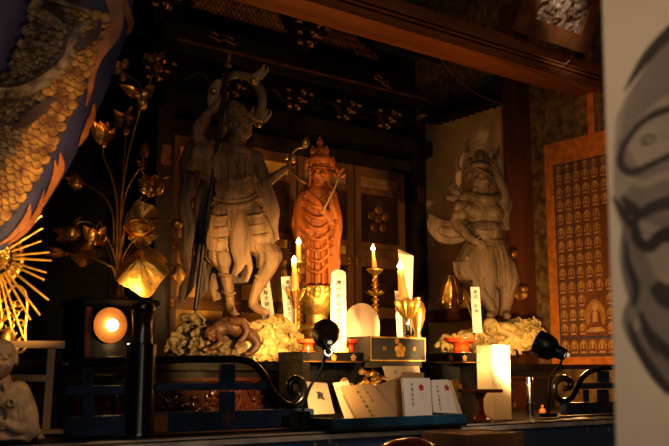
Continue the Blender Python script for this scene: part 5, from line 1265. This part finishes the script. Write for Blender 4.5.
# ================================================================== memorial tablets and the round-topped board
def tablet(name, label, q, d, m='paper', text=None, th=.006, size=.014, rounded=False, x=None, step=1.2, group=None, dbot=0):
    b = MB(d); TL, TR, BR, BL = [b.P(*p) for p in q]
    t = thing(name, label, 'tablet', (BL+BR)/2, CAMROT, group)
    P4 = [BL, BR, TR, TL]
    if rounded:
        ex = (TR-TL); w = ex.length; P4 = [BL, BR]+[(TL+TR)/2-UV*w*.22+RV*(w/2*math.cos(a))+UV*(w*.40*math.sin(a)) for a in [i*PI/12 for i in range(13)]]
    b.poly(P4, th, FV)
    if text:
        b.mi = 1; ey = ((TL+TR)-(BL+BR)).normalized(); o = (TL+TR)/2-ey*(size*(1.35 if not rounded else 1.9))-FV*.0004
        b.column(text, o, RV, ey, size, step)
    b.build('board', [m, 'ink'], t, smooth=False)
    return t
tablet('memorial_tablet', 'narrow white paper tablet behind the rock, nearest the staff-bearing guardian\'s foot', [(259, 281), (269.5, 280), (281, 362.3), (267, 362.3)], 3.50, text='南無大師遍照金剛', size=.019, group='white tablets behind the rock', th=.004)
tablet('memorial_tablet', 'bright white paper tablet between the rock and the thick candle', [(281, 277), (293, 276), (299.5, 362.3), (287.5, 362.3)], 3.43, text='奉納 大日如来', size=.017, group='white tablets behind the rock', th=.004)
tt = tablet('inscribed_tablet', 'tall cream round-topped tablet with a column of black calligraphy before the lotus pedestal', [(331, 272), (346, 272), (346.5, 341.5), (330.5, 341.5)], 2.90, 'paper', '處世界如虚空如蓮華', size=.0195, rounded=True, th=.010, step=1.13)
b = MB(2.90); k = 2.9/FPX
zt0 = pt(338, 341.8, 2.9).z; c = pt(338, 345, 2.9); zb0 = lz+.001
b.box(c.x-11*k, c.x+11*k, c.y-.014, c.y+.022, zb0, zb0+(zt0-zb0)*.4, rz=CAMROT); b.box(c.x-8.6*k, c.x+8.6*k, c.y-.010, c.y+.018, zb0+(zt0-zb0)*.401, zt0, rz=CAMROT); b.build('stepped_base', 'goldfoil', tt, smooth=False)
tablet('memorial_tablet', 'leaning white paper tablet on the rock below the guardian with the pointed halo', [(470.5, 287), (479.5, 287), (482.5, 333), (473, 333)], 3.66, th=.004, text='奉修 護摩', size=.016, group=None)
tbx = [o for o in COL.objects if o.name.startswith('memorial_tablet')][-3:]
bd = thing('round_topped_board', 'pale round-topped board lit from below, behind the central cabinet\'s left end', 'board', Vector((pt(361, 362, 3.42).x, pt(361, 362, 3.42).y, PZ+.001)), CAMROT)
b = MB(3.40); b.poly([b.P(345, 338), b.P(379.5, 338)]+[b.P(361.5+18.5*math.cos(a), 327-24*math.sin(a)) for a in [i*PI/22 for i in range(23)]], .008, FV); b.build('board', 'board', bd, smooth=False)
b = MB(3.40); p_ = b.P(362, 338.3); k = 3.4/FPX; b.box(p_.x-20*k, p_.x+20*k, p_.y-.02, p_.y+.03, PZ+.001, p_.z, rz=CAMROT); b.build('riser', 'lacquer', bd, smooth=False)

# ================================================================== gooseneck lamps
def gooseneck(label, head, axis, neck, base_c, basebox, d, hr, hl, shm='lampblack'):
    t = thing('gooseneck_lamp', label, 'lamp', base_c, 0, 'black gooseneck lamps')
    b = MB(); k = d/FPX; A = axis.normalized()
    b.lathe([(.35*hr*k, -hl*k*.62), (.45*hr*k, -hl*k*.60), (.5*hr*k, -hl*k*.34), (.52*hr*k, -hl*k*.30), (.86*hr*k, -hl*k*.16), (hr*k, hl*k*.12), (hr*k, hl*k*.4), (hr*k*.94, hl*k*.4), (hr*k*.8, hl*k*.1), (.0005, -hl*k*.05)], head, A, 32); sh_ = b.build('shade', shm, t)
    b = MB(); b.ellw(head+A*hl*k*.16, (RV*.018, UV*.018, FV*.018), 14, 9); b.build('bulb', 'bulb', sh_)
    b = MB(); b.tube([p for p in neck], .0042, 8, True, True); b.build('neck', 'lampblack', t)
    b = MB(); x, y, z, w, dp, h = basebox; b.box(x-w, x+w, y-dp, y+dp, z, z+h, bev=.003); b.build('base', 'lampblack', t, smooth=False)
    return t, sh_
dA = 2.36; kA = dA/FPX
hA = pt(325, 335.5, dA); aA = (FV*.86+RV*.10+UV*.40)
nk = [pt(x, y, d_) for x, y, d_ in cr([(327, 349, 2.36), (324, 361, 2.34), (318, 374, 2.335), (310.5, 386, 2.33), (306, 398, 2.33), (302.5, 411.5, 2.33)], 4)]
bA = pt(300, 424, 2.33); zA = TZ+.004
zt3 = pt(306, 411, 2.33).z
t1, sA = gooseneck('black gooseneck lamp seen from behind, its round shade hiding the lotus pedestal', hA, aA, nk, Vector((bA.x, bA.y, zA)), (bA.x, bA.y, zA, .019, .022, zt3-zA), dA, 13.6, 26, 'lampbrown')
A = aA.normalized(); S1 = A.cross(UV).normalized(); S2 = S1.cross(A).normalized()
vb = MB()
cV = pt(328.5, 352, dA-.045)
for i in range(9):
    q = 2*PI*i/9; o = cV+RV*3.4*kA*math.cos(q)+UV*3.4*kA*math.sin(q); vb.ellw(o, (RV*.8*kA, UV*.8*kA, FV*.5*kA), 8, 6)
sv = MB(); sv.lathe([(5.2*kA, 0), (5.2*kA, .006), (4.4*kA, .0085), (.0005, .009)], cV+FV*.0095, -FV, 24); sv.tube([cV+FV*.008, hA-A*.035], 4.6*kA, 16); sk = sv.build('socket', 'lampblack', sA)
vb.build('vent_holes', 'ventglow', sk)
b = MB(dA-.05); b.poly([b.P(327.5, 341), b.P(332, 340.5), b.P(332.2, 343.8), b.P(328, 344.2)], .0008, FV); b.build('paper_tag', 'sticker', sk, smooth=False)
lamp('gooseneck_light', 'SPOT', hA+A*.045, 40, (1, .63, .25), .016, (1.72, 2.85, 1.36), 62, .6)
lamp('added_tablet_spot', 'SPOT', Vector((onY(316, 326, 2.17).x, 2.17, onY(316, 326, 2.17).z)), 6, (1, .64, .27), .015, pt(352, 322, 3.5), 118, .7)  # extra spot added beyond the shade to brighten the tablets
lamp('lamp_vent_light', 'SPOT', onY(328, 357, 1.90), 4.5, (1, .66, .28), .012, onY(331, 402, 2.03), 75, .9)
dB = 2.73; kB = dB/FPX
hB = pt(548, 347.5, dB); aB = (-RV*.80+UV*.42-FV*-.42)
nkB = [pt(x, y, d_) for x, y, d_ in cr([(561, 354, 2.725), (561, 362, 2.74), (556, 370, 2.80), (550.5, 378, 2.85), (549, 392, 2.86), (548.5, 416, 2.87)], 4)]
bB = onZ(548.5, 417, TZ+.004); nkB[-1] = bB+UV*.004
t2, sB = gooseneck('black gooseneck lamp pointing left at the white paper lantern and the rock', hB, aB, nkB, bB, (bB.x, bB.y, TZ+.004, .022, .022, .012), dB, 13.2, 30)
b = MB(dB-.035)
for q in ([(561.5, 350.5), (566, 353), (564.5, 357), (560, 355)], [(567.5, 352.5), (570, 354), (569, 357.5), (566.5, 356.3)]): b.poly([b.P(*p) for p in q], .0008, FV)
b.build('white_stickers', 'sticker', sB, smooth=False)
AB = aB.normalized()
lamp('gooseneck_light', 'SPOT', hB+AB*.05, 46, (1, .66, .30), .016, pt(478, 352, 3.15), 96, .8)

# ================================================================== paper lantern, steel tube, small things on the table
g0 = onZ(494, 420, TZ+.004)
ln = thing('paper_lantern', 'tall square white paper lantern box, bright on its right face', 'lantern', g0, 0)
zl = pt(494, 345, g0.dot(FV)).z
x1l = onY(512, 420, g0.y).x; wl = x1l-g0.x
y1l = onX(478, 415, g0.x).y
b = MB(); b.box(g0.x, x1l, g0.y, min(y1l, g0.y+wl*1.15), TZ+.004, zl, bev=.0012); b.build('paper_body', 'thinpaper', ln, smooth=False)
lamp('lantern_fill', 'POINT', (g0.x+wl/2, g0.y+wl*.55, zl-.06), .13, (1, .66, .32), .012)  # light added inside to brighten the lantern's dim left face
lamp('board_footlight', 'POINT', pt(364, 334, 3.33), .22, (1, .66, .34), .012)
cs = onZ(530.5, 416, TZ+.004); k = cs.dot(FV)/FPX
st_ = thing('steel_tube', 'upright polished steel tube between the paper lantern and the right lamp', 'tube', cs, 0)
b = MB(); h = pt(530, 377, cs.dot(FV)).z-cs.z; b.lathe([(3.8*k, 0), (3.8*k, h*.28), (3.3*k, h*.285), (3.3*k, h*.98), (3.0*k, h), (.0005, h*.995)], cs, UV, 20); b.build('tube', 'chrome', st_)
b = MB(); b.lathe([(3.9*k, h*.29), (4.2*k, h*.30), (4.2*k, h*.34), (3.4*k, h*.35)], cs, UV, 20); b.build('collar', 'chrome', st_)
cs = onZ(542.5, 415, TZ+.004); k = cs.dot(FV)/FPX
t = thing('small_gourd', 'tiny orange-brown round gourd at the foot of the right lamp', 'gourd', cs, 0)
b = MB(); b.lathe([(.6*k, 0), (2.8*k, .8*k), (3.6*k, 3*k), (3*k, 5.4*k), (1.2*k, 6.8*k), (1.8*k, 8.4*k), (.5*k, 9.6*k), (.2*k, 10.5*k)], cs, UV, 16); b.build('body', 'redwood', t)

# ================================================================== tray of prayer cards
ty = 1.80; tz = TZ+.005
X0, X1 = onY(334, 428, ty).x, onY(467, 424, ty).x
tr = thing('lacquer_tray', 'long dark lacquer tray holding prayer cards at the front of the table', 'tray', ((X0+X1)/2, ty+.1, tz), 0)
zlip = onY(400, 416.5, ty).z; td = .236
b = MB(); b.box(X0, X1, ty, ty+td, tz, tz+.006); b.build('tray_floor', 'lacquer', tr, smooth=False)
b = MB(); b.box(X0, X1, ty, ty+.009, tz+.0062, zlip, bev=.0015); b.build('front_lip', 'traylip', tr, smooth=False)
b = MB(); b.box(X0, X1, ty+td-.009, ty+td, tz+.0062, zlip, bev=.0015); b.build('back_lip', 'lacquer', tr, smooth=False)
for x in (X0, X1-.008):
    b = MB(); b.box(x, x+.008, ty+.0092, ty+td-.0092, tz+.0062, zlip, bev=.0015); b.build('side_lip', 'lacquer', tr, smooth=False)
zf_ = tz+.0105
def card(label, q, d0, d1, m='card', th=.004, texts=(), plum=None, group='prayer cards in the tray', name='prayer_card', cat='card', zb=None, nstack=1):
    """leaning card: q = TL,TR,BR,BL in photo pixels; bottom edge at distance d0, top edge at d1"""
    TL, TR = onY(*q[0], d1), onY(*q[1], d1); BR, BL = onY(*q[2], d0), onY(*q[3], d0)
    z0 = zf_ if zb is None else zb
    for Pb, Pt in ((BL, TL), (BR, TR)):        # run the lower corners down to what the card stands on
        v = (Pb-Pt); s_ = (z0-Pt.z)/v.z; Pb.x, Pb.y, Pb.z = Pt.x+v.x*s_, Pt.y+v.y*s_, z0
    t = thing(name, label, cat, (BL+BR)/2, CAMROT, group)
    ex = (TR-TL).normalized(); ey = ((TL+TR)-(BL+BR)); ey = (ey-ex*ey.dot(ex)).normalized(); n = ex.cross(ey)
    b = MB(); b.poly([BL, BR, TR, TL], -th, n); b.build('sheet', m, t, smooth=False)
    def at_(u, v): return (TL*(1-u)+TR*u)*(1-v)+(BL*(1-u)+BR*u)*v+n*.0004
    for i, (body, u, v, size, mm, lean) in enumerate(texts):
        b = MB(); e2 = (at_(u, v)-at_(u+lean, v+.2)).normalized() if True else ey
        e1 = (ex-e2*ex.dot(e2)).normalized(); b.column(body, at_(u, v), e1, e2, size, 1.75); b.build('lettering', mm, t, smooth=False)
    if plum:
        b = MB(); b.plum(at_(plum[0], plum[1]), ex, ey, plum[2]); b.build('plum_stamp', 'redink', t, smooth=False)
    return t
card('card with a large brushed character and red stamp, standing just left of the tray', [(305, 381.5), (327, 383), (336, 418), (310, 416)], 2.075, 2.14, 'paper_c', .002, [('真', .56, .34, .030, 'ink', 0), ('印', .45, .80, .014, 'redink', 0)], zb=TZ+.004)
card('cream card with small brushed characters under the cloud-shaped gilt cutout', [(333, 383), (348, 380.5), (363, 418), (345, 419)], 1.99, 2.03, 'paper_c', .002, [('心', .14, .16, .010, 'ink', 0), ('中', .58, .14, .010, 'ink', 0), ('祈願', .58, .5, .008, 'ink', 0)])
card('tan envelope with two slanting columns of small writing, leaning right in the tray', [(341, 386.5), (372, 383), (398, 418), (357, 418)], 1.935, 1.985, 'paper_t', .006, [('御札祈願成就', .40, .20, .0085, 'ink', .0), ('家内安全', .66, .12, .0075, 'ink', .0)])
for i in range(5):
    card('tan envelope fanned beside the stamped cards, '+('frontmost', 'second from the front', 'in the middle', 'second from the back', 'rearmost')[i]+' of the five', [(371+i*6, 386-i*1.8), (402, 381-i*1.5), (407, 419), (384+i*4, 419)], 1.966+.007*i, 2.0+.007*i, 'paper_t', .003, group='tan envelopes fanned in the tray', name='envelope', cat='envelope')
card('white card with red plum stamp at the middle of the tray', [(403, 378), (430, 378), (432.5, 418.5), (405.5, 418.5)], 1.925, 1.955, 'card', .010, [('交通安全守', .30, .16, .0082, 'ink', 0), ('木村', .66, .40, .006, 'paper_t', 0)], (.64, .23, .010))
card('white card with a red plum stamp, leaning at the right end of the tray', [(431, 380), (448, 379.5), (459, 418.5), (434, 418.5)], 1.925, 1.965, 'card', .006, [('天満宮御守護', .30, .18, .0078, 'ink', 0), ('大吉', .72, .5, .006, 'paper_t', 0)], (.80, .21, .010))
card('yellowed card edge standing behind the rightmost stamped card', [(440, 380.5), (451, 380), (464, 418.5), (446, 418.5)], 1.945, 1.982, 'paper_c', .003)
card('tan card rising just above the stamped card at the middle of the tray', [(402, 372), (424, 372.5), (427, 418), (405, 418)], 1.945, 1.972, 'paper_t', .003)
card('pale note with loose brushed writing propped against the central cabinet', [(382.5, 366), (419, 366), (430, 420), (398, 420)], 2.12, 2.215, 'paper_c', .002, [('えに', .30, .12, .014, 'ink', 0), ('の', .52, .22, .010, 'ink', 0)], group=None, name='propped_note', cat='note', zb=TZ+.004)
# gilt crumpled ornament behind the envelopes
D13 = 2.70
pF = pt(366, 400, 2.70); pF.z = TZ+.004
t = thing('foil_flower_spray', 'crumpled orange-gold foil flower spray behind the tan envelopes', 'ornament', pF, CAMROT)
rr = random.Random(9)
b = MB(D13); b.tube([pF, b.P(366, 400, 0), b.P(364, 388, 0)], .004, 8); b.build('stem', 'oldgold', t)
for i in range(26):
    x = rr.uniform(349, 381); y = rr.uniform(373, 394) if x > 360 else rr.uniform(384, 396); q = rr.uniform(0, 2*PI); p = MB(D13); dd_ = RV*math.cos(q)+UV*math.sin(q)-FV*.4
    p.petal(p.P(x, y, rr.uniform(-8, 8)), dd_, -RV*math.sin(q)+UV*math.cos(q), rr.uniform(6, 11)*p.k, rr.uniform(4, 8)*p.k, rr.uniform(-.5, .5), .4); p.build('foil_petal', 'goldfoil' if i % 2 else 'gold', t)

# ================================================================== things below the front edge of the table
lb = thing('front_stand', 'low dark stand below the front edge of the altar table', 'stand', (1.30, 1.45, 0), 0)
b = MB(); b.box(.55, 2.2, 1.30, 1.78, .93, .955, bev=.004); b.build('stand_top', 'lacquer', lb, smooth=False)
for x in (.6, 2.15):
    for y in (1.35, 1.73): b = MB(); b.box(x-.03, x+.03, y-.03, y+.03, .001, .929); b.build('leg', 'lacquer', lb, smooth=False)
dW = 2.12
wa, wc = pt(467, 434, dW), pt(523, 431.5, dW); wy = (wa.y+wc.y)/2
xa_, xb_ = onY(467, 434, 1.50).x, onY(523, 432, 1.50).x; zt4 = onY(495, 433.5, 1.50).z
wbx = thing('wooden_box', 'plain brown plank box on the low stand below the paper lantern', 'box', ((xa_+xb_)/2, 1.57, .956), 0)
b = MB(); b.box(xa_, xb_, 1.50, 1.512, .956, zt4); b.build('front_plank', 'boxwood', wbx, smooth=False)
b = MB(); b.box(xa_, xb_, 1.64, 1.652, .956, zt4); b.build('back_plank', 'boxwood', wbx, smooth=False)
for x in (xa_, xb_-.012): b = MB(); b.box(x, x+.012, 1.5125, 1.6395, .956, zt4); b.build('side_plank', 'boxwood', wbx, smooth=False)
b = MB(); b.box(xa_+.0125, xb_-.0125, 1.5125, 1.6395, zt4-.012, zt4-.003); b.build('lid', 'boxwood', wbx, smooth=False)
for x in (xa_+.012, xb_-.012): b = MB(); b.ellw((x, 1.4995, zt4-.025), (Vector((.003, 0, 0)), Vector((0, 0, .003)), Vector((0, .0012, 0))), 10, 6); b.build('nail', 'wick', wbx)
mg = thing('wooden_fish_drum', 'glossy red-brown carved round wooden drum with a slit, just below the tray', 'drum', Vector((onY(405, 446, 1.52).x, 1.56, .956)), 0)
b = MB(); cF = onY(408, 449, 1.56); rF = cF.z+.026-.956
for dx in (0,):
    b.ellw((cF.x, 1.56, .956+rF/2), (Vector((.092, 0, 0)), Vector((0, 0, rF/2)), Vector((0, .055, 0))), 30, 18)
b.build('body', 'brownlac', mg)
b = MB()
for i in range(5): b.tube([Vector((cF.x+.094*math.sin(a)*.98, 1.56-.057*math.cos(a)*math.cos(.5-.25*i), .956+rF/2+rF*.5*math.sin(.5-.25*i+.25)*.98*math.cos(a*.8))) for a in [(-.9+j*.18) for j in range(11)]], .0022, 6)
b.build('carved_ridges', 'brownlac', mg)

# ================================================================== framed carving above the beam and hanging cables
fq = [(512, 31), (581, 52), (598, -8), (529, -34)]
Yp_ = 2.37
fl_, fr_ = onY(512, 31, Yp_), onY(581, 52, Yp_)
zpl = (fl_.z+fr_.z)/2
tl = Vector((0, -.20, .36)).normalized()
pf = thing('framed_carving', 'framed gilt relief tilting forward above the long beam, catching light along its lower edge', 'framed picture', Vector(((fl_.x+fr_.x)/2, Yp_, zpl)), 0)
def PF(u, v, l=0): return Vector((fl_.x+(fr_.x-fl_.x)*u, Yp_, zpl))+tl*(v*.42)+Vector((0, -tl.z, tl.y))*l
wq = fr_.x-fl_.x
def fbar(nm, u0, u1, v0, v1, l0, l1, m): b = MB(); b.hexa([PF(u0, v0, l0), PF(u1, v0, l0), PF(u1, v1, l0), PF(u0, v1, l0), PF(u0, v0, l1), PF(u1, v0, l1), PF(u1, v1, l1), PF(u0, v1, l1)]); b.build(nm, m, pf, smooth=False)
M['framewood'] = mat('brown_frame_wood', (.20, .085, .03), .45, 0, .4, 10)
fbar('frame', 0, 1, 0, .17, 0, .03, 'framewood'); fbar('frame', 0, .16, .171, 1, 0, .03, 'framewood'); fbar('frame', .84, 1, .171, 1, 0, .03, 'framewood'); fbar('frame', .161, .839, .86, 1, 0, .03, 'framewood')
b = MB()
def rel(u, v):
    h = noise.noise(Vector((u*9, v*9, 3.1)))*.012+noise.noise(Vector((u*22, v*22, 1.1)))*.006
    return PF(.161+.678*u, .171+.688*v, .012+h)
b.sheet(rel, 50, 60)
M['relief'] = mat('silvered_relief', (.60, .45, .33), .35, .4, .6, 14, col2=(.12, .05, .025)); b.build('relief_panel', 'relief', pf)
fbar('backing', .02, .98, .02, .98, -.006, -.0005, 'darkwood')
b = MB(); q_ = cr([PF(.93, 1.0, -.01).to_tuple(), Vector((fr_.x-.02, 2.45, 3.05)).to_tuple(), Vector((fr_.x-.02, 2.48, 3.59)).to_tuple()], 4); b.tube(q_, .003, 6); b.build('hanging_cord', 'cable', pf)
def cable(label, pts, r=.0028, m='cable'):
    b = MB(); b.tube(cr([p.to_tuple() for p in pts], 6), r, 6, True, True); o = b.build('hanging_cable', m); tag(o, label, 'cable', 'thin cables slung under the beam')
cable('brown cable sagging from the beam towards the pillar head', [onY(417, 33.5, 2.46), onY(431, 47, 2.6), onY(446, 66, 2.72), onY(465, 86, 2.85), onY(488, 99, 2.9), onY(516, 109, 2.9)])
cable('dark cable sagging behind the brown one under the beam', [onY(474, 53, 2.47), onY(490, 67, 2.55), onY(508, 77, 2.62), onY(545, 85, 2.65)], .0022, 'lacquer_m')
cable('thin pale wire looping from the framed carving to the beam', [onY(574, 52, 2.385), onY(568, 62, 2.385), onY(552, 71, 2.388), onY(536, 74, 2.39), onY(528, 71, 2.39)], .0018, 'palewood')
cable('thin pale wire along the underside of the beam by the banner', [onY(572, 82, 2.39), onY(588, 91, 2.385), onY(606, 97, 2.38)], .0018, 'palewood')

# ================================================================== lights
w_ = bpy.data.worlds.new('dim_hall'); scn.world = w_; w_.use_nodes = True
bg = w_.node_tree.nodes['Background']; bg.inputs['Color'].default_value = (.55, .62, .8, 1); bg.inputs['Strength'].default_value = .012
lamp('entrance_daylight', 'AREA', (-1.2, -1.6, 2.3), 10.0, (.75, .85, 1), 1.2, (1.6, 2.2, 1.2))
lamp('warm_fill_light', 'AREA', (.4, -.6, 2.9), 6.0, (1, .62, .32), .5, (2.0, 3.2, 1.6))  # unseen soft fill added to lift the dark statues
lamp('halo_fill_spot', 'SPOT', pt(75, 318, 2.06), 9, (1, .60, .22), .03, pt(2, 275, 2.25), 85, .8)  # invisible spot added to brighten the rays and mandorla
lamp('cloth_fill_spot', 'SPOT', pt(150, 330, 1.50), 26, (1, .62, .28), .03, pt(25, 170, 1.8), 58, .9)  # spot without a fixture, added to brighten the dragon cloth
lamp('card_fill_spot', 'SPOT', (1.55, 1.0, 1.75), 14, (1, .80, .60), .08, (1.74, 1.92, 1.09), 34, .9)  # added spot that only brightens the prayer cards
lamp('banner_fill_spot', 'SPOT', (.25, -.25, 1.5), 10, (1, .74, .48), .1, pt(700, 230, .94), 56, .5)  # put in to brighten the banner, no fixture there
lamp('scroll_fill_light', 'POINT', (2.85, 2.25, 1.24), 3.0, (1, .55, .2), .04)  # added to imitate the right gooseneck's spill on the scroll
lamp('carving_fill_spot', 'SPOT', (2.2, 1.5, 3.2), 80, (1, .86, .72), .03, tuple(PF(.40, .42)), 15, .9)  # narrow added spot making the bright patch on the relief
lamp('monk_fill_spot', 'SPOT', pt(120, 250, 1.75), 2.4, (1, .66, .34), .03, pt(10, 395, 1.97), 40, .8)  # unseen spot added for warm light on the monk's right side
scn.view_settings.view_transform = 'Standard'
scn.view_settings.look = 'Medium High Contrast'
scn.view_settings.exposure = 0.15
bpy.context.view_layer.update()
